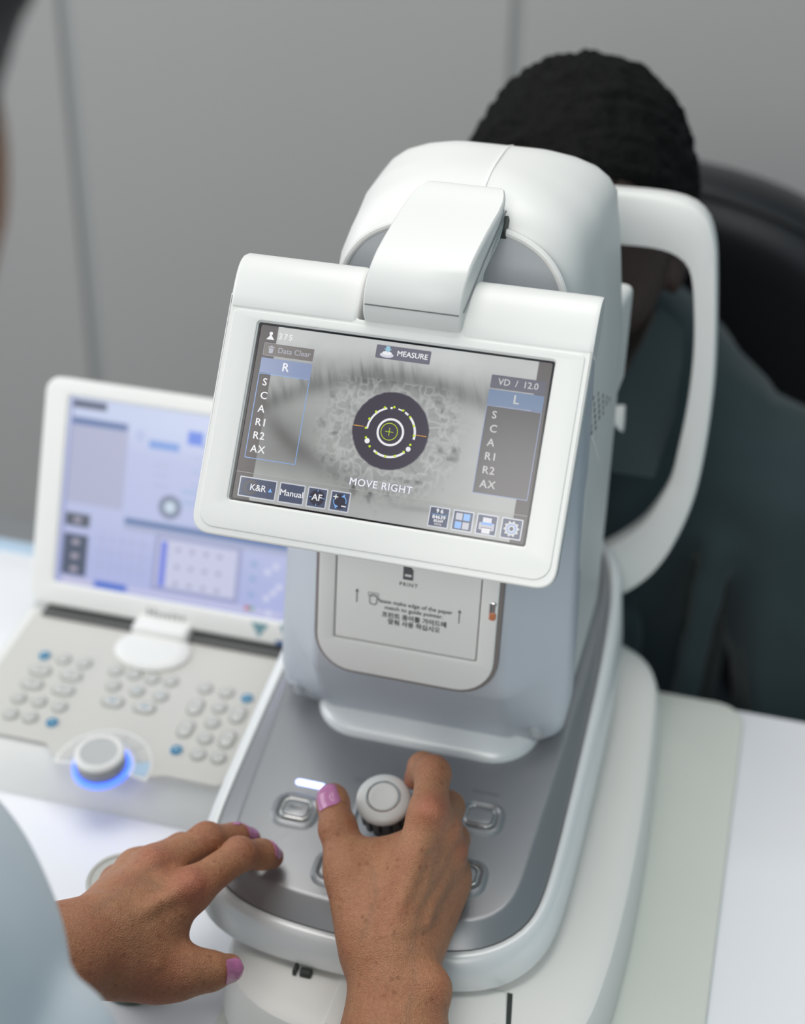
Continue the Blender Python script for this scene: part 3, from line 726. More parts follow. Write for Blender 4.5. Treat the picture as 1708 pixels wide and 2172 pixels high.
# status line, data clear
S.disc(-70.7, 41.6, .95, G_W); S.poly([(-72.9, 38.4), (-68.5, 38.4), (-69.4, 39.5), (-70.0, 40.2), (-70.2, 41), (-71.2, 41), (-71.4, 40.2), (-72.0, 39.5)], G_W)
S.txt(-66.5, 40.6, '375', 4.4, G_W, bold=.05, space=1.25)
S.rect(-73.4, -46.1, 29.9, 36.6, G_BOXL, .6); S.outline(-73.4, -46.1, 29.9, 36.6, .15, G_GREY, .6)
S.poly([(-70.6, 34.0), (-68.0, 34.0), (-68.3, 31.4), (-70.3, 31.4)], G_GREY, lv=2); S.rect(-71.0, -67.6, 34.3, 34.8, G_GREY, lv=2); S.rect(-69.9, -68.7, 34.8, 35.3, G_GREY, lv=2)
S.txt(-65.6, 33.3, 'Data Clear', 4.0, G_GREY, bold=.03)
for x0, x1, hdr, tx, cH, cT, t in ((-73.7, -46.0, -60.0, 'R', G_BLUE, G_W, -70.9), (47.1, 75.3, 61.5, 'L', G_BLUE2, G_W2, 50.6)):
    S.rect(x0, x1, 20.9, 28.8, cH, .2, 1); S.txt(hdr, 24.9, tx, 6.2, cT, 'CENTER', .12)
    if x0 > 0: S.rect(x0, x1, -24.0, 20.7, G_BOX, .4, 1)
    S.outline(x0, x1, -24.0, 20.7, .4, G_LINE if x0 < 0 else G_BLUE, .5, 2)
    for k, c in enumerate(('S', 'C', 'A', 'R1', 'R2', 'AX')):
        S.txt(t+(0 if k < 3 else -.3), 16.0-7.0*k, c, 5.4, cT, 'LEFT', .10, space=1.15)
S.rect(47.3, 75.3, 29.4, 36.2, G_BTN2, .7, 1); S.txt(61.3, 32.9, 'VD  /  12.0', 4.6, G_W2, 'CENTER', .05)
S.rect(-13.9, 14.8, 36.6, 43.5, glow((.17, .17, .215)), .6, 1); S.txt(-2.8, 40.1, 'MEASURE', 3.85, G_W, 'LEFT', .06)
S.poly([(-8+3.6*math.cos(a), 38.6+1.3*math.sin(a)) for a in [2*math.pi*k/24 for k in range(24)]], glow((.72, .72, .80)), lv=2)
S.poly([(-8+2.5*math.cos(a), 39.6+1.0*math.sin(a)) for a in [2*math.pi*k/24 for k in range(24)]], G_W, lv=3)
S.poly([(-8.9, 43.2), (-6.7, 43.2), (-6.7, 41.8), (-5.8, 41.8), (-7.8, 39.9), (-9.8, 41.8), (-8.9, 41.8)], G_CY, lv=4)
# pupil marks
S.ring(.6, -.1, 6.05, 7.15, G_W); S.ring(.0, .1, 4.15, 4.45, G_YG, lv=3)
S.rect(-2.1, 2.1, -.13, .13, G_YG, 0, 3); S.rect(-.13, .13, -2.1, 2.1, G_YG, 0, 3)
for a0, a1, w_ in ((105, 182, 1.0), (92, 103, 1.1), (68, 84, .7), (50, 66, 1.0), (-12, 48, 1.15), (-128, -42, 1.15)):
    S.ring(.8, -.2, 12.5-w_/2, 12.5+w_/2, G_W, a0+3, a1-3, 2, 24)
S.disc(-10.6, -6.1, 1.35, G_W); S.disc(11.2, -7.3, 1.25, G_W)
for k in range(16):
    a = math.radians(187-22.5*k-11+3); S.disc(.3+12.7*math.cos(a), .1+12.7*math.sin(a), .62, G_YG, 3, 12)
S.rect(-18.9, -13.6, .72, 1.05, G_OR, 0, 3); S.rect(14.2, 19.4, .15, .48, G_OR, 0, 3)
S.txt(.3, -27.9, 'MOVE RIGHT', 5.3, G_OUT, 'CENTER', .32, 2, 1.08); S.txt(.3, -27.9, 'MOVE RIGHT', 5.3, G_W, 'CENTER', .12, 4, 1.08)
# menu bar
S.rect(-76.6, 76.6, -31.6, -31.4, glow((.45, .45, .43)), 0, 1)
def btn(x0, x1, y0=-44.1, y1=-33.6): S.rect(x0, x1, y0, y1, G_BTN, .3, 1); S.outline(x0, x1, y0, y1, .62, G_FR, .35, 2)
btn(-74.0, -53.6); btn(-52.2, -38.4); btn(-37.0, -26.3); btn(-24.7, -14.1); btn(27.2, 37.9); btn(39.4, 50.2); btn(51.7, 62.5); btn(64.3, 75.1)
S.ring(-67.5, -38.8, 2.4, 3.9, glow((.11, .11, .12)), lv=2); S.txt(-63.6, -38.8, 'K&R', 4.7, G_W, 'CENTER', .05, 4); S.poly([(-58.0, -39.9), (-55.8, -39.9), (-56.9, -37.8)], G_LB, lv=3)
S.txt(-45.3, -38.9, 'Manual', 4.5, G_W, 'CENTER', .05)
S.disc(-31.65, -38.8, 4.0, G_DK, 2, 32); S.txt(-31.65, -38.8, 'AF', 4.8, G_W, 'CENTER', .07, 4)
for dx, dy in ((1, 0), (-1, 0), (0, 1), (0, -1)): S.rect(-31.65+dx*3.5-(.6 if dx else .15), -31.65+dx*3.5+(.6 if dx else .15), -38.8+dy*3.7-(.6 if dy else .15), -38.8+dy*3.7+(.6 if dy else .15), G_LB, 0, 4)
S.disc(-19.4, -38.8, 3.8, G_DK, 2, 32)
S.ring(-19.4, -38.8, 3.05, 3.5, G_LB, -15, 60, 4); S.ring(-19.4, -38.8, 3.05, 3.5, G_LB, 165, 240, 4)
S.poly([(-18.9, -36.3), (-16.9, -36.9), (-17.4, -34.9)], G_LB, lv=4); S.poly([(-19.9, -41.3), (-21.9, -40.7), (-21.4, -42.7)], G_LB, lv=4)
S.rect(-23.2, -20.6, -37.0, -36.5, G_W, 0, 4); S.rect(-22.15, -21.65, -38.0, -35.5, G_W, 0, 4); S.rect(-18.3, -15.8, -41.3, -40.8, G_W, 0, 4)
S.txt(32.6, -35.8, '9 6', 2.9, G_W, 'CENTER', .10); S.rect(28.6, 36.6, -37.6, -37.4, G_LB, 0, 3); S.txt(32.6, -38.9, '84639', 2.5, G_W, 'CENTER', .08, space=1.1); S.txt(32.6, -40.8, '85369', 1.8, G_W, 'CENTER', .06, space=1.1); S.txt(32.6, -42.4, '58396', 1.4, G_W2, 'CENTER', .05, space=1.1)
for ix, iy, g in ((0, 0, glow((.25, .48, .92))), (1, 0, G_GREY), (0, 1, G_GREY), (1, 1, glow((.25, .48, .92)))): S.rect(41.1+ix*3.9, 44.4+ix*3.9, -42.8+iy*4.3, -39.4+iy*4.3, glow((.55, .55, .62)) if g is G_GREY else g, .3, 3)
S.rect(53.2, 61.0, -41.6, -37.9, glow((.50, .50, .57)), .5, 3); S.rect(54.9, 59.3, -37.8, -35.3, glow((.70, .70, .76)), 0, 3); S.rect(54.2, 60.0, -38.9, -37.7, glow((.2, .4, .85)), .1, 4); S.rect(55.0, 59.2, -43.2, -40.4, glow((.75, .75, .8)), 0, 4); S.rect(54.4, 59.8, -40.6, -40.3, G_DK, 0, 4)
gear = []
for k in range(40):
    a = 2*math.pi*k/40; rr = 4.0 if (k % 4) < 2 else 3.2; gear.append((69.7+rr*math.cos(a), -38.9+rr*math.sin(a)))
S.poly(gear, glow((.62, .62, .64)), [[(69.7+1.0*math.cos(2*math.pi*k/20), -38.9+1.0*math.sin(2*math.pi*k/20)) for k in range(20)]], 3); S.ring(69.7, -38.9, 1.9, 2.4, glow((.15, .32, .75)), lv=4)
S.done()


# ------------------------------------------------------------------ headrest frame on the patient side
fo = [(139, 354), (145, 304), (148, 266), (148, 223), (146, 183), (137, 145), (125, 116), (108, 95), (89, 82), (60, 72), (33, 70)]
fi = [(126, 335), (131, 299), (132, 263), (131, 238), (129, 214), (127, 190), (119, 170), (109, 151), (87, 128), (60, 112), (33, 106)]
fo = [(33, 397), (65, 397), (99, 398), (119, 395), (130, 386), (136, 371)]+fo
fi = [(33, 361), (71, 362), (99, 363), (114, 359), (122, 351)]+fi
FX = .033
def mirror(l): return [(x/1000, z/1000) for x, z in l]+[(2*FX-x/1000, z/1000) for x, z in reversed(l[1:-1])]
def sm_loop(l, n): return resample(chaikin(mirror(l), 2), n)
FO, FI = sm_loop(fo, 140), sm_loop(fi, 140)
bm = bmesh.new(); rings = []
def lerp2(a, b, t): return (a[0]+(b[0]-a[0])*t, a[1]+(b[1]-a[1])*t)
secs_ = [(0, .004), (.02, .0012), (.09, 0), (.91, 0), (.98, .0012), (1, .004), (1, .016), (.98, .0188), (.09, .020), (.0, .016)]
for a, b in zip(FO, FI): rings.append([bm.verts.new((lerp2(a, b, t)[0], .290+y, lerp2(a, b, t)[1])) for t, y in secs_])
n = len(rings); k_ = len(secs_)
for i in range(n):
    for j in range(k_): bm.faces.new((rings[i][j], rings[i][(j+1) % k_], rings[(i+1) % n][(j+1) % k_], rings[(i+1) % n][j]))
bmesh.ops.recalc_face_normals(bm, faces=bm.faces); me = D.meshes.new('m'); bm.to_mesh(me); bm.free()
HR = link('headrest_frame', me, WHITE, AR, ang=45)
link('headrest_stem', box_me(-.005, .071, .283, .307, .036, .110, .008), WHITE, HR)
link('forehead_pad', loft([[(FX-.055+.0*q+x, y, z) for x, y, z in ()] or [(FX+x, y-.06*(x/.06)**2*.12, z) for y, z in ((.286, .352), (.286, .366), (.297, .368), (.300, .359), (.297, .350))] for x in [-.036+.072*i/12 for i in range(13)]]), OFFW, HR)
link('chin_rest', loft([[(FX+.058*math.cos(a)*s, .318+.030*math.sin(a)*s, z) for a in [2*math.pi*k/32 for k in range(32)]] for z, s in ((.205, .70), (.208, .82), (.222, .90), (.230, .97), (.2345, 1.0), (.236, .96), (.231, .80), (.229, .5))]), WHITE, HR)
link('chin_rest_post', tube([(FX, .318, .09), (FX, .318, .206)], .014, 20), WHITE, HR)
link('chin_rest_knob', lathe([(0, 0), (.011, 0), (.0135, .003), (.0135, .012), (.011, .016), (0, .017)], Matrix.Translation((.071, .300, .226)) @ Matrix.Rotation(math.radians(82), 4, 'Y') @ Matrix.Scale(1.25, 4), 28), WHITE, HR)

# ------------------------------------------------------------------ control console
CO = empty('control_console', (-0.225, 0.14, -0.005), 'white keypad console with colour screen, blue lit dial and round keys behind the instrument', 'control console')
kz = lambda y: .0330+.115*(y-.05)      # key panel surface
X0, X1 = -0.341, -0.124
CYZ = [(.0605, -.005), (.0595, .002), (.0630, .016), (.0680, .0270), (.0725, .0330), (.225, kz(.225)), (.245, .050), (.250, .044), (.250, -.005)]
def side(x, k): return [(x, .15+(y-.15)*(1-k), .01+(z-.01)*(1-k) if z > .02 else z) for y, z in CYZ]
link('console_base', loft([side(X0, .05), side(X0+.0015, .015), side(X0+.005, 0), side(X1-.005, 0), side(X1-.0015, .015), side(X1, .05)]), WHITE, CO, ang=40)
q2 = math.atan(.115)
KM = frame((0, 0, kz(0)), (1, 0, 0), (0, math.cos(q2), math.sin(q2)))   # local z up
def kp(px, py): return None
DX, DY = -0.2150, 0.0620
panel = round_poly([(-.332, .073), (-.262, .073), (-.250, .062), (-.185, .060), (-.170, .066), (-.130, .066), (-.130, .200), (-.332, .200)], [.006, .01, .01, .01, .01, .006, .006, .006])
link('key_panel', plate(panel, (), .0002, .0011, .0004, KM), mat('key_panel_grey', (.58, .565, .53), .5), CO)
link('dial_collar', plate([(DX+.0345*math.cos(a), DY+.0345*math.sin(a)) for a in [math.radians(-8+196*k/50) for k in range(51)]]+[(DX+.0195*math.cos(a), DY+.0195*math.sin(a)) for a in [math.radians(188-196*k/30) for k in range(31)]], (), .0006, .0020, .0006, KM), OFFW, CO)
for k in range(7):
    a0, a1 = [math.radians(v) for v in (-5+27*k+1, -5+27*(k+1)-1)]
    A = [a0+(a1-a0)*j/8 for j in range(9)]
    link('dial_key', plate([(DX+.0325*math.cos(a), DY+.0325*math.sin(a)) for a in A]+[(DX+.0225*math.cos(a), DY+.0225*math.sin(a)) for a in reversed(A)], (), .0018, .0028, .0004, KM), KEYC if k else mat('pale_blue_key', (.45, .6, .75), .4), CO)
DT = KM @ Matrix.Translation((DX, DY, 0))
dl = link('dial', lathe([(0, .0155), (.0150, .0155), (.0168, .0145), (.0172, .013), (.0170, .002), (0, .002)], DT, 48), mat('dial_side', (.30, .30, .29), .35, metal=.3), CO)
link('dial_cap', lathe([(.0122, .0154), (.0128, .0166), (.0150, .0168), (.0168, .0155), (.0172, .0140), (.0170, .0130), (.0122, .0130)], DT, 48, False), WHITE, dl)
link('dial_face', lathe([(0, .0162), (.0122, .0160), (.0124, .015), (0, .015)], DT, 48), mat('dial_face_grey', (.50, .50, .50), .45), dl)
link('dial_light_ring', lathe([(.0170, .0008), (.0172, .0036), (.0186, .0040), (.0200, .0030), (.0202, .0008)], DT, 64, False), LEDB, dl)
KEYRING = mat('key_ring_grey', (.33, .33, .31), .5)
def key(x, y, w=.0085, h=.0085, m=None, dot=None):
    r = min(w, h)/2
    b = link('key', plate(rrect(x-w/2, x+w/2, y-h/2, y+h/2, r*.98, 5), (), .0008, .0030, .0011, KM), m or KEYC, CO)
    link('key_bezel', plate(rrect(x-w/2-.0016, x+w/2+.0016, y-h/2-.0016, y+h/2+.0016, r*.98+.0016, 5), (), .0008, .0014, .0002, KM), KEYRING if m is None else KEYC, b)
    link('key_symbol', plate(rrect(x-w*.18, x+w*.18, y-.0006, y+.0006, .0005, 3), (), .0030, .00305, 0, KM), (dot or INKL) if m is None else WHITE, b)
KEYS = [(-0.3025, 0.1533, 'b'), (-0.2869, 0.1535, ''), (-0.2701, 0.1534, ''), (-0.2986, 0.1381, 'w'), (-0.2742, 0.1388, 'w'), (-0.2978, 0.1236, 'w'), (-0.2732, 0.1235, 'w'), (-0.3004, 0.1079, ''), (-0.2847, 0.1083, ''), (-0.2682, 0.1072, ''), (-0.2985, 0.0918, ''), (-0.2836, 0.0922, ''), (-0.2666, 0.0916, 'b'), (-0.2445, 0.152, ''), (-0.2298, 0.152, ''), (-0.2155, 0.151, ''), (-0.2014, 0.1519, ''), (-0.2399, 0.137, ''), (-0.2212, 0.1363, 'd'), (-0.2026, 0.1356, 'd'), (-0.2338, 0.1218, 'W'), (-0.2093, 0.1218, 'W'), (-0.1745, 0.1515, ''), (-0.1581, 0.1511, ''), (-0.1419, 0.1493, 'b'), (-0.1743, 0.132, 't'), (-0.1576, 0.1355, ''), (-0.1423, 0.1323, 't'), (-0.1729, 0.1099, 't'), (-0.1571, 0.1203, ''), (-0.1411, 0.1078, 't'), (-0.1563, 0.1046, ''), (-0.1717, 0.0892, 'b'), (-0.1555, 0.0893, ''), (-0.1408, 0.0898, '')]
for x, y, t in KEYS:
    if t == 'b': key(x, y, m=BLUEK)
    elif t == 'w': key(x, y, w=.0145)
    elif t == 'W': key(x, y, w=.0145, dot=BLUEK)
    elif t == 't': key(x, y, h=.0145)
    elif t == 'd': key(x, y, dot=BLUEK)
    else: key(x, y)
for x in (-.2645, -.1860): link('panel_groove', plate(rrect(x-.0005, x+.0005, .108, .172, .0004, 3), (), .0010, .0012, 0, KM), KEYC, CO)
# screen of the console
T3 = math.radians(22); CQ = (0, .20, .055)
CM = frame(CQ, (1, 0, 0), (0, math.sin(T3), math.cos(T3)))
X2 = -.121
cs = link('console_screen_housing', join([plate(rrect(-.3390, X2, .002, .1765, .012, 8), [rrect(-.3195, -.1345, .0205, .1635, .002)], -.004, .0010, .0025, CM, 3), plate(rrect(-.3380, X2-.001, .003, .1755, .011, 8), (), -.016, -.004, .003, CM, 3)]), WHITE, CO, ang=40)
link('swivel_disc', lathe([(0, .0), (.028, 0), (.029, .003), (.026, .0055), (.020, .0065), (0, .007)], KM @ Matrix.Translation((-.2265, .178, .0006)) @ Matrix.Scale(.75, 4, (0, 1, 0)), 48), WHITE, CO)
link('hinge_block', box_me(-.248, -.205, .186, .212, .048, .062, .003), OFFW, CO)
link('screen_slot', box_me(-.325, -.130, .193, .206, .047, .0535), DKGREY, CO)
def con_colors(u, v):   # mm, centred
    u = u+90.25; v = v+70.5   # 0..180, 0..141
    g = np.zeros(u.shape+(3,)); base = np.stack([.52+.0*u, .57+0*u, .84+0*u], -1)
    top = np.array([.60, .67, .90]); base = base*(1-sstep(100, 130, v)[..., None])+top*sstep(100, 130, v)[..., None]
    base = base*(1-.12*sstep(60, 10, v)[..., None]*np.array([1, 1, .2]))
    g = base
    def R_(x0, x1, y0, y1, c, s=1.2, a=1.0):
        nonlocal g
        m = sstep(x0-s, x0+s, u)*(1-sstep(x1-s, x1+s, u))*sstep(y0-s, y0+s, v)*(1-sstep(y1-s, y1+s, v))*a
        g = g*(1-m[..., None])+np.array(c)*m[..., None]
    R_(0, 28, 134, 140, (.10, .12, .20)); R_(1, 46, 121, 127, (.13, .20, .42)); R_(1, 46, 62, 121, (.46, .48, .66)); R_(46, 47, 62, 127, (.4, .42, .62))
    R_(64, 88, 112, 118, (.20, .36, .78)); R_(94, 106, 119, 129, (.12, .24, .82)); R_(106, 150, 118, 120, (.33, .4, .68))
    R_(50, 180, 52, 57, (.12, .20, .42)); R_(50, 180, 48, 52, (.42, .46, .66))
    R_(2, 22, 44, 54, (.085, .10, .14)); R_(9, 15, 47, 51, (.4, .38, .48)); R_(2, 22, 6, 38, (.065, .09, .15))
    for yy in (32, 21, 11): R_(9, 15, yy-2, yy+2, (.42, .38, .48))
    R_(76, 145, 6, 48, (.34, .36, .60)); R_(79, 142, 9, 46, (.62, .64, .84)); R_(81, 86, 9, 44, (.16, .22, .80))
    for yy in (39, 26, 13):
        for xx in (95, 106, 117, 128): R_(xx-1.2, xx+1.2, yy-1.2, yy+1.2, (.20, .20, .34), 1.6)
    R_(30, 56, 0, 5, (.06, .16, .66)); R_(3, 28, 0, 4, (.62, .6, .80)); R_(58, 180, 1, 4.5, (.60, .60, .84))
    for xx in (33, 41, 49, 57, 66): R_(xx, xx+.6, 12, 44, (.42, .44, .66))
    for yy in (18, 28, 38): R_(28, 72, yy, yy+.6, (.42, .44, .66))
    for xx, yy in ((155, 38), (155, 27), (155, 15)): R_(xx-2, xx+2, yy-1.6, yy+1.6, (.24, .42, .66), 1.6)
    R_(151, 155, 3, 6, (.60, .1, .15), 1); R_(155, 158, 3, 6, (.1, .4, .2), 1)
    for xx, yy in ((167, 14), (172, 19), (176, 24), (166, 34), (172, 39), (170, 3)): R_(xx-2, xx+2, yy-2, yy+2, (.74, .76, .93), 1.6)
    for cx_, r_ in ((85, 10), (127, 10)):
        rr = np.hypot(u-cx_, v-70); m = (1-sstep(r_-2, r_, rr))[..., None]; g = g*(1-m)+np.array((.20, .24, .36))*m
        m = (1-sstep(3, 6, rr))[..., None]; g = g*(1-m)+np.array((.62, .74, .86))*m
    for yy in (99, 92, 84): R_(70, 82, yy, yy+2, (.45, .5, .72), 1, .6)
    for yy in (108, 98, 88): R_(100, 106, yy, yy+2.5, (.40, .5, .74), 1, .6)
    for yy in (82, 74): R_(93, 112, yy, yy+3, (.36, .5, .76), 1, .7)
    R_(53, 60, 116, 124, (.45, .52, .8), 2, .7)
    R_(0, 1.2, 0, 141, (.2, .22, .5), .6)
    return np.clip(g, 0, 1)
grid_picture('console_screen', .1855, .1435, 260, 204, CM @ Matrix.Translation((-.2270, .0920, -.0015)), con_colors, cs, .86, .25)
CS = CM @ Matrix.Translation((0, 0, .0011))
link('console_lettering', text('Huvitz', 0.0105, CS @ Matrix.Translation((-.2260, .0095, 0)), 'CENTER', .0003, space=1.15), mat('pale_lettering', (.36, .36, .36), .5), cs, smooth=False)
link('console_sticker', join([plate([(-.1590, .0170), (-.1450, .0170), (-.1520, .0060)], (), 0, .0002, 0, CS), plate(rrect(-.1385, -.1290, .0030, .0065, .0005), (), 0, .0002, 0, CS), plate([(-.1370, .0185), (-.1290, .0185), (-.1320, .0090)], (), 0, .0002, 0, CS)], [0, 1, 0]), [mat('sticker_teal', (.16, .30, .34), .5), mat('sticker_blue', (.03, .09, .24), .5)], cs, smooth=False)

# ------------------------------------------------------------------ jar
jx, jy = -0.1355, -0.0705
jar = empty('jar', (jx, jy, -.005), 'round lidded jar standing on the table behind the left hand', 'jar')
JT = Matrix.Translation((jx, jy, -.005))
link('jar_body', lathe([(0, 0), (.0205, 0), (.0215, .003), (.0215, .064), (.0205, .070), (0, .070)], JT, 48), GLASSJ, jar)
link('jar_lid', lathe([(0, .0705), (.0215, .0705), (.0225, .072), (.0225, .0830), (.0215, .0845), (.0200, .0840), (.0195, .0832), (0, .0832)], JT, 48), JLID, jar)

# ------------------------------------------------------------------ patient chair
ch_ = empty('patient_chair', (0.05, 0.70, FLOOR_Z), 'black leather patient chair with rounded backrest behind the seated patient', 'chair')
def back_loop(y, s, bulge):
    pts = [(-.245, -.46), (-.250, -.15), (-.245, .06), (-.20, .195), (-.10, .255), (.02, .270), (.14, .262), (.24, .222), (.315, .145), (.345, .02), (.35, -.15), (.345, -.46)]
    pts = chaikin(pts, 2); cx_, cz_ = .05, -.08
    return [(cx_+(x-cx_)*s, y-.10*(z), .014+cz_+(z-cz_)*s) for x, z in pts]
BZ = .015
link('backrest', loft([back_loop(.73, .0, 0) if False else back_loop(.715, .80, 0), back_loop(.708, .88, 0), back_loop(.712, .95, 0), back_loop(.730, .995, 0), back_loop(.760, 1.0, 0), back_loop(.79, .99, 0), back_loop(.805, .95, 0)]), LEATH, ch_, ang=60)
link('backrest_piping', tube([(x, y-.004, z) for x, y, z in back_loop(.722, .975, 0)], .005, 8, True), LEATH, ch_)
link('seat', box_me(-.22, .32, .42, .80, -.50, -.400, .04, 4), LEATH, ch_)
link('seat_column', tube([(.05, .66, FLOOR_Z+.02), (.05, .66, -.45)], .05, 24), CHROME, ch_)
link('chair_base', lathe([(0, 0), (.26, 0), (.27, .01), (.26, .022), (.06, .035), (0, .035)], Matrix.Translation((.05, .66, FLOOR_Z)), 48), CHROME, ch_)
for sx in (-.245, .345): link('armrest', box_me(sx-.03, sx+.03, .50, .80, -.10, -.06, .015, 3), LEATH, ch_)


# ------------------------------------------------------------------ people
def A3(*p): return np.array(p, float)
VIEW = (0.216, -0.829, 0.516)     # roughly from the hands up to where the operator looks from
def shift(pl, d):
    d = A3(*d); o = []
    for p in pl:
        p = list(p); p[1] = p[1]+d
        if p[0] == 'c': p[2] = p[2]+d
        o.append(tuple(p))
    return o
def bumps(l): return [ell(c, (r, r, r), k) for c, r, k in l]
def noise_push(me, amp, scale, seed=0):
    n = len(me.vertices); co = np.zeros(n*3, np.float32); me.vertices.foreach_get('co', co); co = co.reshape(-1, 3)
    no = np.zeros(n*3, np.float32); me.vertices.foreach_get('normal', no); no = no.reshape(-1, 3)
    X = co/scale
    f = fbm(X[:, 0]+.7*X[:, 2], X[:, 1]+.5*X[:, 2], 3, seed)+fbm(X[:, 1]-.6*X[:, 0]+9, X[:, 2]+.3*X[:, 0]+5, 3, seed+4)-1.0
    co = co+no*(f*amp)[:, None]; me.vertices.foreach_set('co', co.astype(np.float32).ravel()); me.update()
def nail(groups, c, axis, out, w, l, parent, name='fingernail', thick=.0006):
    a = A3(*axis); a /= np.linalg.norm(a); o = A3(*out); o = o-a*(o@a); o /= np.linalg.norm(o); s = np.cross(a, o)
    rows = []; nu, nv = 11, 13
    for i in range(nv):
        v = -1+2*i/(nv-1); row = []
        ww = w*(1-.10*v) * (math.sqrt(max(0, 1-((v-.35)/.65)**2))*.75+.25 if v > .35 else (1 if v > -.75 else math.sqrt(max(0, 1-((v+.75)/.25)**2*.55))))
        for j in range(nu):
            u = -1+2*j/(nu-1); p = A3(*c)+a*(v*l/2)+s*(u*ww/2)+o*.012
            for _ in range(40):
                d = float(field_eval(groups, p[None])[0]); p = p-o*d*.8
                if abs(d) < 1e-4: break
            row.append(p+o*(thick*(1-.35*u*u)))
        rows.append(row)
    V = [q_ for r_ in rows for q_ in r_]+[q_-o*.0016 for r_ in rows for q_ in r_]; F = []; N = nu*nv
    for i in range(nv-1):
        for j in range(nu-1):
            a_ = i*nu+j; F.append((a_, a_+1, a_+1+nu, a_+nu)); F.append((N+a_, N+a_+nu, N+a_+1+nu, N+a_+1))
    per = [j for j in range(nu)]+[i*nu+nu-1 for i in range(1, nv)]+[(nv-1)*nu+j for j in range(nu-2, -1, -1)]+[i*nu for i in range(nv-2, 0, -1)]
    for i in range(len(per)): a_, b_ = per[i], per[(i+1) % len(per)]; F.append((a_, N+a_, N+b_, b_))
    return link(name, pydata(V, F), NAIL, parent, ang=60)

OP = empty('person', (-0.16, -0.60, FLOOR_Z), 'person in pale blue tunic with freckled hands and mauve nails, gripping the joystick', 'person', None)
V3 = VIEW
# right hand on the joystick
RH = [
 [cap((0.0355, -0.0999, 0.0906), (0.0484, -0.1418, 0.0645), .0238, .0262, (V3, .80), .010),
  cap((0.0484, -0.1418, 0.0645), (0.090, -0.31, 0.045), .0262, .040, None, .02),
  ell((0.0589, -0.1108, 0.0924), (.0105, .0105, .0105), .010),
  cap((0.0256, -0.0977, 0.0925), (0.0386, -0.0421, 0.1493), .0135, .0098, None, .008),
  cap((0.0319, -0.0967, 0.0915), (0.0441, -0.0350, 0.1351), .0130, .0098, None, .008),
  cap((0.0379, -0.0943, 0.0890), (0.0479, -0.0338, 0.1180), .0125, .0096, None, .008),
  cap((0.0430, -0.0914, 0.0857), (0.0512, -0.0367, 0.1003), .0120, .0090, None, .008),
  cap((0.0193, -0.0945, 0.0944), (-0.0011, -0.0622, 0.1123), .0138, .0120, None, .010),
  cap((0.0196, -0.0795, 0.0991), (0.0069, -0.0578, 0.1121), .0170, .0135, None, .014),
  cap((-0.0030, -0.0524, 0.1133), (0.0277, -0.0420, 0.1211), .0072, .0090, None, .012),
  cap((0.0408, -0.0756, 0.0887), (0.0482, -0.0356, 0.0918), .0150, .0120, None, .012),
  cap((0.0236, -0.0633, 0.1041), (0.0377, -0.0405, 0.1153), .0160, .0130, None, .014),
  # knuckles, tendons, veins on the back of the hand
  ell((0.0411, -0.0484, 0.1575), (.0062, .0062, .0062), .006),
  ell((0.0491, -0.0408, 0.1392), (.0060, .0060, .0060), .006),
  ell((0.0526, -0.0391, 0.1231), (.0058, .0058, .0058), .006),
  cap((0.0338, -0.0982, 0.1115), (0.0401, -0.0511, 0.1508), .0022, .0026, None, .005),
  cap((0.0391, -0.0947, 0.1130), (0.0483, -0.0453, 0.1333), .0022, .0026, None, .005),
  cap((0.0441, -0.0901, 0.1124), (0.0535, -0.0422, 0.1177), .0020, .0024, None, .005),
  cap((0.0492, -0.0847, 0.1113), (0.0481, -0.0552, 0.1194), .0015, .0017, None, .0035),
  cap((0.0481, -0.0552, 0.1194), (0.0446, -0.0485, 0.1317), .0016, .0014, None, .0035),
  cap((0.0428, -0.0726, 0.1169), (0.0481, -0.0552, 0.1194), .0014, .0014, None, .003)],
 [.009, cap((0.0386, -0.0421, 0.1493), (0.0329, -0.0128, 0.1523), .0106, .0096, None, .004), cap((0.0329, -0.0128, 0.1523), (0.0238, 0.0020, 0.1431), .0096, .0086, None, .005), cap((0.0238, 0.0020, 0.1431), (0.0183, 0.0084, 0.1285), .0086, .0072, None, .004),
  ell((0.0334, -0.0140, 0.1559), (.0088, .0088, .0088), .004)],
 [.008, cap((0.0441, -0.0350, 0.1351), (0.0410, -0.0055, 0.1237), .0102, .0094, None, .004), cap((0.0410, -0.0055, 0.1237), (0.0332, 0.0067, 0.1156), .0094, .0084, None, .004), cap((0.0332, 0.0067, 0.1156), (0.0262, 0.0077, 0.1085), .0084, .0072, None, .004)],
 [.008, cap((0.0479, -0.0338, 0.1180), (0.0473, -0.0152, 0.1093), .0098, .0090, None, .004), cap((0.0473, -0.0152, 0.1093), (0.0391, -0.0064, 0.1036), .0090, .0080, None, .004), cap((0.0391, -0.0064, 0.1036), (0.0318, -0.0052, 0.0990), .0080, .0070, None, .004)],
 [.008, cap((0.0512, -0.0367, 0.1003), (0.0499, -0.0263, 0.0982), .0090, .0082, None, .004), cap((0.0499, -0.0263, 0.0982), (0.0429, -0.0204, 0.0952), .0082, .0072, None, .004), cap((0.0429, -0.0204, 0.0952), (0.0366, -0.0198, 0.0929), .0072, .0064, None, .004)],
 [.009, cap((-0.0011, -0.0622, 0.1123), (-0.0153, -0.0381, 0.1221), .0118, .0102, None, .004), cap((-0.0153, -0.0381, 0.1221), (-0.0236, -0.0215, 0.1251), .0102, .0090, None, .004), ell((-0.0146, -0.0413, 0.1244), (.0100, .0100, .0100), .004), cap((-0.0236, -0.0215, 0.1251), (-0.0246, -0.0192, 0.1254), .0092, .0084, None, .004)],
]
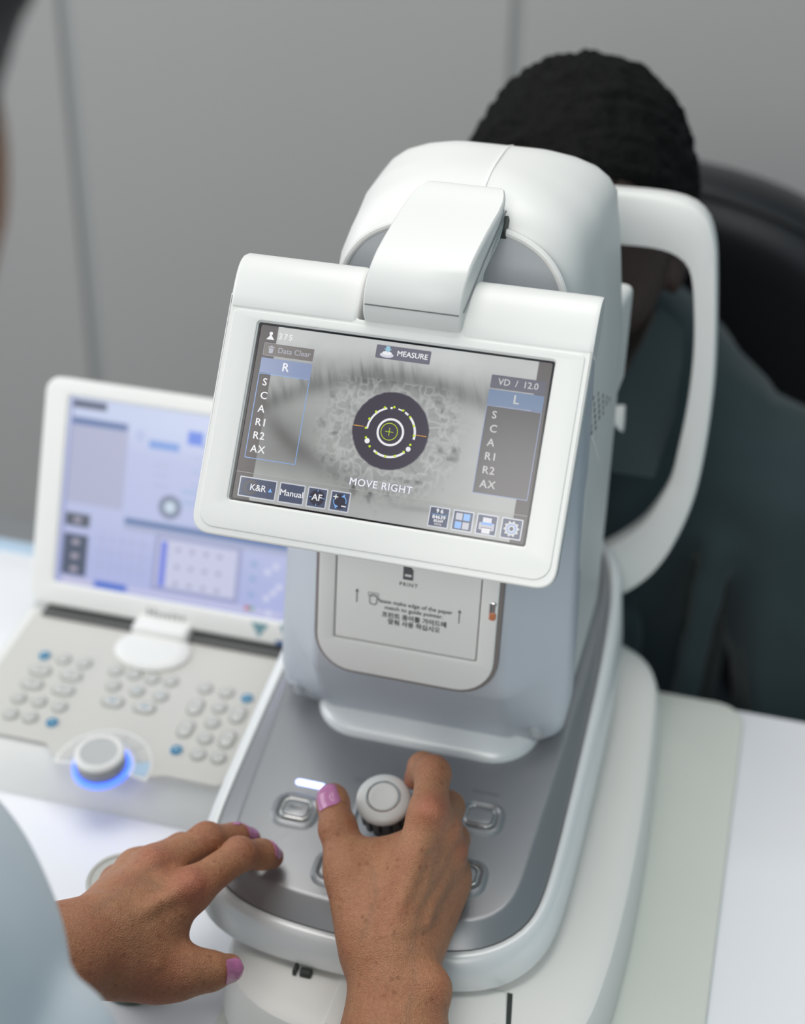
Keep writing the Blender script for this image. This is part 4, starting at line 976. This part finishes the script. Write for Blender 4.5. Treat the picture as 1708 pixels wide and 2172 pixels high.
# left hand steadying the deck
LH = [
 [cap((-0.1279, -0.1746, 0.1204), (-0.1121, -0.1467, 0.1160), .0226, .0228, (V3, .76), .010),
  cap((-0.1279, -0.1746, 0.1204), (-0.175, -0.345, 0.105), .0232, .038, None, .02),
  cap((-0.1069, -0.1460, 0.1091), (-0.0799, -0.1023, 0.1157), .0132, .0104, None, .009),
  cap((-0.1113, -0.1417, 0.1121), (-0.1071, -0.0889, 0.1138), .0130, .0102, None, .009),
  cap((-0.1161, -0.1367, 0.1144), (-0.1223, -0.0806, 0.1004), .0122, .0100, None, .009),
  cap((-0.1210, -0.1323, 0.1138), (-0.1348, -0.0801, 0.0853), .0118, .0092, None, .009),
  cap((-0.1085, -0.1494, 0.1023), (-0.0743, -0.1314, 0.0860), .0158, .0125, None, .010),
  cap((-0.0954, -0.1334, 0.1032), (-0.0881, -0.1174, 0.1026), .0125, .0110, None, .012),
  cap((-0.1072, -0.1206, 0.1133), (-0.0980, -0.0982, 0.1066), .0150, .0135, None, .012),
  cap((-0.1039, -0.1455, 0.0989), (-0.0877, -0.1353, 0.0853), .0160, .0150, None, .012),
  ell((-0.0764, -0.1075, 0.1253), (.0062, .0062, .0062), .006),
  ell((-0.1040, -0.0946, 0.1236), (.0060, .0060, .0060), .006),
  ell((-0.1208, -0.0865, 0.1078), (.0055, .0055, .0055), .006),
  cap((-0.1022, -0.1469, 0.1271), (-0.0785, -0.1091, 0.1245), .0020, .0024, None, .005),
  cap((-0.1072, -0.1434, 0.1289), (-0.1057, -0.0973, 0.1220), .0020, .0024, None, .005),
  cap((-0.1080, -0.1308, 0.1301), (-0.0977, -0.1063, 0.1216), .0013, .0013, None, .003),
  cap((-0.0818, -0.1459, 0.1045), (-0.0951, -0.1572, 0.1017), .0016, .0018, None, .004)],
 [.009, cap((-0.0799, -0.1023, 0.1157), (-0.0658, -0.0641, 0.1112), .0108, .0090, None, .004), cap((-0.0658, -0.0641, 0.1112), (-0.0584, -0.0473, 0.0981), .0090, .0084, None, .005), cap((-0.0584, -0.0473, 0.0981), (-0.0552, -0.0397, 0.0897), .0083, .0070, None, .004), ell((-0.0649, -0.0654, 0.1144), (.0085, .0085, .0085), .004)],
 [.009, cap((-0.1071, -0.0889, 0.1138), (-0.0872, -0.0594, 0.1122), .0106, .0090, None, .004), cap((-0.0872, -0.0594, 0.1122), (-0.0774, -0.0413, 0.1004), .0090, .0084, None, .005), cap((-0.0774, -0.0413, 0.1004), (-0.0721, -0.0318, 0.0921), .0083, .0070, None, .004), ell((-0.0866, -0.0606, 0.1157), (.0085, .0085, .0085), .004)],
 [.008, cap((-0.1223, -0.0806, 0.1004), (-0.1065, -0.0523, 0.0947), .0098, .0084, None, .004), cap((-0.1065, -0.0523, 0.0947), (-0.0982, -0.0411, 0.0860), .0084, .0074, None, .004), cap((-0.0982, -0.0411, 0.0860), (-0.0890, -0.0375, 0.0822), .0074, .0064, None, .004)],
 [.008, cap((-0.1348, -0.0801, 0.0853), (-0.1256, -0.0493, 0.0728), .0090, .0076, None, .004), cap((-0.1256, -0.0493, 0.0728), (-0.1164, -0.0399, 0.0646), .0076, .0068, None, .004), cap((-0.1164, -0.0399, 0.0646), (-0.1105, -0.0364, 0.0599), .0068, .0060, None, .004)],
 [.009, cap((-0.0743, -0.1314, 0.0860), (-0.0614, -0.1220, 0.0801), .0124, .0096, None, .004), cap((-0.0614, -0.1220, 0.0801), (-0.0543, -0.1134, 0.0754), .0096, .0080, None, .005), ell((-0.0619, -0.1241, 0.0829), (.0092, .0092, .0092), .005)],
]
vx = 0.00135
# head, trunk and limbs
HC = A3(*(-0.1129, -0.3147, 0.5676)); HF = A3(.34, .84, -.42); HF /= np.linalg.norm(HF); HS = np.cross(HF, (0, 0, 1)); HS /= np.linalg.norm(HS); HU = np.cross(HS, HF)
def hp(f, s, u): return tuple(HC+HF*f+HS*s+HU*u)
ROTH = np.stack([HS, HF, HU], 1)
HEAD = [ell(hp(-.005, 0, .015), (.072, .090, .088), .02, ROTH), ell(hp(.022, 0, -.045), (.054, .060, .062), .03, ROTH), cap(hp(.072, 0, -.005), hp(.098, 0, -.030), .008, .011, None, .012), cap(hp(.070, -.018, .020), hp(.070, .018, .020), .012, .012, None, .012),
        cap(hp(.072, -.012, -.058), hp(.072, .012, -.058), .008, .008, None, .01), ell(hp(.066, 0, -.090), (.016, .014, .013), .015, ROTH), cap(hp(.055, -.036, -.025), hp(.055, .036, -.025), .014, .014, None, .015),
        ell(hp(-.010, .072, -.010), (.008, .018, .028), .006, ROTH), ell(hp(-.010, -.072, -.010), (.008, .018, .028), .006, ROTH)]
TR = [cap(hp(-.035, 0, -.06), (-.155, -.40, .36), .050, .058, None, .03), cap((-.155, -.41, .30), (-.15, -.50, .02), .105, .115, None, .06), cap((-.15, -.50, .02), (-.14, -.58, -.22), .115, .135, None, .06),
      cap((-.20, -.40, .31), (-.31, -.37, .28), .060, .058, None, .05), cap((-.10, -.44, .31), (.02, -.475, .28), .060, .056, None, .05),
      cap((.02, -.475, .28), (.090, -.315, .045), .050, .040, None, .03), cap((-.31, -.37, .28), (-.175, -.345, .105), .048, .038, None, .03),
      cap((-.23, -.60, -.28), (-.24, -.25, -.30), .085, .062, None, .05), cap((-.05, -.60, -.28), (-.04, -.25, -.30), .085, .062, None, .05), cap((-.24, -.25, -.30), (-.24, -.32, -.68), .058, .040, None, .03), cap((-.04, -.25, -.30), (-.04, -.32, -.68), .058, .040, None, .03),
      cap((-.24, -.32, -.71), (-.24, -.20, -.73), .036, .028, None, .03), cap((-.04, -.32, -.71), (-.04, -.20, -.73), .036, .028, None, .03)]
body = join([sdf_mesh(RH, vx, .0012, 2), sdf_mesh(LH, vx, .0012, 2), sdf_mesh([HEAD+TR], .0065, .002, 2)])
co = np.zeros(len(body.vertices)*3, np.float32); body.vertices.foreach_get('co', co); co = co.reshape(-1, 3).astype(float)
no = np.zeros(len(body.vertices)*3, np.float32); body.vertices.foreach_get('normal', no); no = no.reshape(-1, 3)
vd = A3(*VIEW); vd /= np.linalg.norm(vd)
def flatd(P, a, b):
    P = P-(P@vd)[:, None]*vd; a = A3(*a); b = A3(*b); a = a-vd*(a@vd); b = b-vd*(b@vd); ab = b-a
    h = np.clip(((P-a)@ab)/(ab@ab), 0, 1); return np.linalg.norm(P-a-h[:, None]*ab, axis=1)
red = np.zeros(len(co)); vein = np.zeros(len(co)); near = (co[:, 2] < .20) & (co[:, 1] > -.26); up = np.clip((no@vd)*2, 0, 1)
for p, r, s in (((0.0413, -0.0474, 0.1591), .0085, .75), ((0.0496, -0.0407, 0.1392), .007, .5), ((0.0538, -0.0379, 0.1245), .0075, .6), ((0.0347, -0.0159, 0.1563), .008, .35), ((-0.0278, -0.0227, 0.1366), .008, .3), ((-0.0146, -0.0413, 0.1244), .008, .3), ((0.0176, 0.0074, 0.1310), .009, .6), ((-0.0754, -0.1075, 0.1248), .010, .8), ((-0.1046, -0.0949, 0.1244), .009, .65), ((-0.0652, -0.0652, 0.1149), .007, .6), ((-0.0867, -0.0601, 0.1166), .007, .6), ((-0.1138, -0.1675, 0.1259), .016, .5), ((-0.0548, -0.0422, 0.0933), .008, .35), ((-0.0712, -0.0332, 0.0952), .008, .35), ((-0.0825, -0.1470, 0.0876), .020, .35)):
    red = np.maximum(red, s*np.exp(-(np.linalg.norm(co-A3(*p), axis=1)/r)**2))
for pts, r, s in ((((0.0429, -0.0926, 0.1032), (0.0441, -0.0828, 0.1185), (0.0463, -0.0667, 0.1239), (0.0446, -0.0541, 0.1256), (0.0473, -0.0431, 0.1324)), .0024, .5), (((0.0463, -0.0667, 0.1239), (0.0401, -0.0760, 0.1212)), .0018, .35), (((0.0545, -0.0847, 0.1111), (0.0541, -0.0602, 0.1117), (0.0538, -0.0453, 0.1164)), .0021, .4), (((0.0473, -0.0431, 0.1324), (0.0407, -0.0546, 0.1361)), .0018, .35), (((0.0125, -0.0807, 0.0963), (0.0168, -0.0684, 0.1143), (0.0103, -0.0556, 0.1182)), .0016, .35), (((-0.1134, -0.1389, 0.1330), (-0.1060, -0.1055, 0.1254), (-0.0941, -0.1052, 0.1208)), .0020, .45), (((-0.1060, -0.1055, 0.1254), (-0.0968, -0.0824, 0.1199)), .0013, .4), (((0.0491, -0.1254, 0.0866), (0.0488, -0.1063, 0.0980), (0.0429, -0.0926, 0.1032)), .0018, .3)):
    for a, b in zip(pts[:-1], pts[1:]): vein = np.maximum(vein, s*np.exp(-(flatd(co, a, b)/r)**2))
TC = np.stack([red*near, vein*near*up*.75, 0*red, 1+0*red], 1).astype(np.float32)
ca = body.color_attributes.new('tint', 'FLOAT_COLOR', 'POINT'); ca.data.foreach_set('color', TC.ravel())
OB = link('body', body, SKIN, OP, ang=None)
vw = A3(*VIEW)
nail(RH, (-0.0255, -0.0237, 0.1301), A3(*(-0.0300, -0.0158, 0.1330))-A3(*(-0.0192, -0.0301, 0.1230)), A3(*(-0.0274, -0.0409, 0.1479))-A3(*(-0.0241, -0.0209, 0.1263)), .0135, .0155, OB)
nail(LH, (-0.0500, -0.1172, 0.0793), A3(*(-0.0511, -0.1116, 0.0752))-A3(*(-0.0614, -0.1220, 0.0801)), A3(*(-0.0446, -0.1277, 0.0872))-A3(*(-0.0540, -0.1134, 0.0754)), .0125, .0140, OB)
nail(LH, (-0.0548, -0.0430, 0.0959), A3(*(-0.0552, -0.0397, 0.0897))-A3(*(-0.0597, -0.0484, 0.0988)), A3(*(-0.0518, -0.0493, 0.1116))-A3(*(-0.0552, -0.0397, 0.0897)), .0100, .0110, OB)
nail(LH, (-0.0724, -0.0345, 0.0975), A3(*(-0.0721, -0.0318, 0.0921))-A3(*(-0.0769, -0.0411, 0.1004)), A3(*(-0.0698, -0.0396, 0.1115))-A3(*(-0.0721, -0.0318, 0.0921)), .0100, .0110, OB)
nail(LH, (-0.0900, -0.0378, 0.0841), A3(*(-0.0890, -0.0375, 0.0822))-A3(*(-0.0982, -0.0411, 0.0860)), A3(0, -.1, 1), .0095, .0100, OB)
HA = [ell(hp(-.028, 0, .040), (.082, .096, .090), .02, ROTH), ell(hp(-.062, 0, -.03), (.075, .058, .085), .04, ROTH), ell(hp(.030, 0, .090), (.05, .045, .024), .03, ROTH)]
me = sdf_mesh([HA], .005, .002, 1); noise_push(me, .004, .012); link('hair', me, HAIRO, OP, ang=None)
TU = [cap((-.155, -.415, .29), (-.15, -.50, .02), .122, .132, None, .06), cap((-.15, -.50, .02), (-.14, -.57, -.20), .132, .155, None, .06), ell((-0.1679, -0.3179, 0.2365), (.120, .120, .120), .03), cap((-0.0615, -0.3029, 0.2159), (-0.0603, -0.3826, 0.2036), .040, .055, None, .004),
      cap((-.20, -.40, .315), (-.315, -.37, .28), .072, .070, None, .05), cap((-.10, -.44, .315), (.02, -.475, .28), .070, .066, None, .05), cap((.02, -.475, .28), (.045, -.42, .20), .064, .064, None, .03), cap((-.315, -.37, .28), (-.27, -.36, .22), .062, .062, None, .03),
      cap((-.165, -.375, .385), (-.165, -.37, .37), .060, .066, None, .03)]
me = sdf_mesh([TU], .006, .002, 2); noise_push(me, .006, .09, 3); link('tunic', me, TUNIC, OP, ang=None)
TRO = [cap((-.14, -.58, -.22), (-.14, -.60, -.26), .150, .150, None, .05), cap((-.23, -.60, -.28), (-.24, -.25, -.30), .096, .074, None, .05), cap((-.05, -.60, -.28), (-.04, -.25, -.30), .096, .074, None, .05), cap((-.24, -.25, -.30), (-.24, -.32, -.68), .070, .052, None, .03), cap((-.04, -.25, -.30), (-.04, -.32, -.68), .070, .052, None, .03)]
link('trousers', sdf_mesh([TRO], .010, .002, 2), TROUS, OP, ang=None)
st = empty('operator_stool', (-.14, -.60, FLOOR_Z), 'round black stool under the person operating the joystick', 'stool')
link('stool_seat', lathe([(0, .30), (.18, .30), (.195, .32), (.19, .345), (0, .35)], Matrix.Translation((-.14, -.62, FLOOR_Z)), 40), LEATH, st)
link('stool_column', lathe([(0, .02), (.03, .02), (.03, .30), (0, .30)], Matrix.Translation((-.14, -.62, FLOOR_Z)), 24), CHROME, st)
link('stool_base', lathe([(0, 0), (.24, 0), (.24, .015), (.05, .03), (0, .03)], Matrix.Translation((-.14, -.62, FLOOR_Z)), 40), CHROME, st)

# ------------------------------------------------------------------ patient
PT = empty('person', (0.03, 0.60, FLOOR_Z), 'person with short black curly hair and dark teal shirt, face behind the instrument', 'person')
PC = A3(*(0.0287, 0.3926, 0.3270)); PF = A3(0, -.97, -.10); PF /= np.linalg.norm(PF); PS = np.cross(PF, (0, 0, 1)); PS /= np.linalg.norm(PS); PU = np.cross(PS, PF)
def pp(f, s, u): return tuple(PC+PF*f+PS*s+PU*u)
RP = np.stack([PS, PF, PU], 1)
PH = [ell(pp(-.008, 0, .012), (.0745, .094, .096), .02, RP), ell(pp(.018, 0, -.050), (.058, .064, .066), .03, RP), cap(pp(.080, 0, .002), pp(.098, 0, -.028), .007, .012, None, .010), cap(pp(.076, -.026, .022), pp(.076, .026, .022), .011, .011, None, .010),
      cap(pp(.094, -.010, -.032), pp(.094, .010, -.032), .008, .008, None, .006), cap(pp(.078, -.016, -.058), pp(.078, .016, -.058), .0075, .0075, None, .006), cap(pp(.077, -.012, -.069), pp(.077, .012, -.069), .0075, .0075, None, .006), ell(pp(.068, 0, -.098), (.018, .015, .014), .015, RP),
      cap(pp(.058, -.040, -.022), pp(.058, .040, -.022), .015, .015, None, .015), ell(pp(.080, .030, .002), (.010, .006, .007), .006, RP), ell(pp(.080, -.030, .002), (.010, .006, .007), .006, RP),
      ell(pp(-.010, .076, -.012), (.009, .017, .030), .006, RP), ell(pp(-.010, -.076, -.012), (.009, .017, .030), .006, RP)]
PN = [cap(pp(-.035, 0, -.06), (.03, .50, .20), .054, .060, None, .03), cap((.03, .50, .17), (.03, .53, -.10), .115, .120, None, .06), cap((.03, .53, -.10), (.03, .56, -.20), .115, .120, None, .06),
      cap((.10, .49, .165), (.205, .475, .125), .058, .058, None, .05), cap((-.04, .49, .165), (-.145, .475, .125), .058, .058, None, .05), cap((.205, .475, .125), (.250, .455, -.10), .050, .040, None, .03), cap((-.145, .475, .125), (-.19, .455, -.10), .050, .040, None, .03),
      cap((.250, .455, -.10), (.12, .44, -.185), .038, .028, None, .02), cap((-.19, .455, -.10), (-.06, .44, -.185), .038, .028, None, .02),
      ell((.10, .435, -.190), (.045, .040, .018), .015), ell((-.04, .435, -.190), (.045, .040, .018), .015),
      cap((.12, .57, -.22), (.13, .44, -.25), .080, .060, None, .05), cap((-.06, .57, -.22), (-.07, .44, -.25), .080, .060, None, .05)]
me = join([sdf_mesh([PH], .0032, .002, 2), sdf_mesh([shift(PN, (0, 0, -.034))], .009, .002, 2)])
PB = link('body', me, SKIND, PT, ang=None)
for s in (-1, 1):
    link('eye', lathe([(0, -.0105), (.006, -.0085), (.0100, -.003), (.0100, .003), (.006, .0085), (0, .0105)], Matrix.Translation(pp(.0795, .031*s, .002)), 20), mat('eye_white', (.35, .33, .31), .3), PB)
PHR = [ell(pp(-.0215, 0, .033), (.0825, .0955, .0890), .02, RP), ell(pp(-.045, 0, -.010), (.077, .068, .075), .03, RP), ell(pp(-.005, .060, .030), (.018, .030, .032), .015, RP), ell(pp(-.005, -.060, .030), (.018, .030, .032), .015, RP)]
me = sdf_mesh([PHR], .0030, .002, 1); noise_push(me, .0065, .0065, 2); noise_push(me, .0055, .020, 6); link('hair', me, HAIRB, PT, ang=None)
SHR = [cap((.03, .495, .165), (.03, .53, -.10), .135, .136, None, .06), cap((.03, .53, -.10), (.03, .55, -.19), .136, .138, None, .06), cap((.06, .485, .195), (.210, .472, .128), .064, .070, None, .05), cap((0, .485, .195), (-.15, .472, .128), .064, .070, None, .05),
       cap((.210, .472, .128), (.262, .450, -.10), .066, .056, None, .02), cap((-.15, .472, .128), (-.202, .450, -.10), .066, .056, None, .02), cap((.262, .450, -.10), (.20, .445, -.155), .056, .046, None, .02), cap((-.202, .450, -.10), (-.14, .445, -.155), .056, .046, None, .02),
       cap((.03, .465, .235), (.03, .470, .20), .072, .090, None, .02),
       cap((.165, .400, .110), (.150, .375, -.10), .010, .014, None, .02), cap((.105, .375, .05), (.115, .385, -.12), .010, .012, None, .02), cap((.205, .420, .15), (.225, .395, -.05), .012, .012, None, .02)]
me = sdf_mesh([shift(SHR, (0, 0, -.034))], .006, .002, 2); noise_push(me, .010, .07, 5); SH = link('shirt', me, SHIRT, PT, ang=None)
flap = [(0.0984, 0.3838, 0.2836), (0.1171, 0.3991, 0.2616), (0.1202, 0.3756, 0.2419), (0.1218, 0.3345, 0.2235), (0.1158, 0.2863, 0.1971), (0.0888, 0.2630, 0.2097), (0.0776, 0.2854, 0.2407), (0.0859, 0.3175, 0.2597), (0.0929, 0.3508, 0.2716)]
fv = [Vector(p) for p in flap]; nrm = Vector(VIEW)*.004
fl = loft([[tuple(p+nrm*.5) for p in fv], [tuple(p-nrm*1.2) for p in fv]])
fl2 = loft([[(2*.03-(p+nrm*.5).x, (p+nrm*.5).y, (p+nrm*.5).z) for p in fv], [(2*.03-(p-nrm*1.2).x, (p-nrm*1.2).y, (p-nrm*1.2).z) for p in fv]])
link('collar', fl, SHIRT, SH); link('collar', fl2, SHIRT, SH)
TRP = [cap((.03, .56, -.24), (.03, .57, -.25), .138, .138, None, .05), cap((.12, .57, -.26), (.135, .42, -.285), .092, .075, None, .05), cap((-.06, .57, -.26), (-.075, .42, -.285), .092, .075, None, .05), cap((.135, .42, -.285), (.16, .46, -.66), .072, .052, None, .03), cap((-.075, .42, -.285), (-.10, .46, -.66), .072, .052, None, .03)]
link('trousers', sdf_mesh([TRP], .010, .002, 2), TROUS, PT, ang=None)
for x in (.16, -.10): link('shoe', sdf_mesh([[cap((x, .48, -.715), (x, .38, -.728), .040, .032, None, .03)]], .008, .002, 2), LEATH, PT, ang=None)
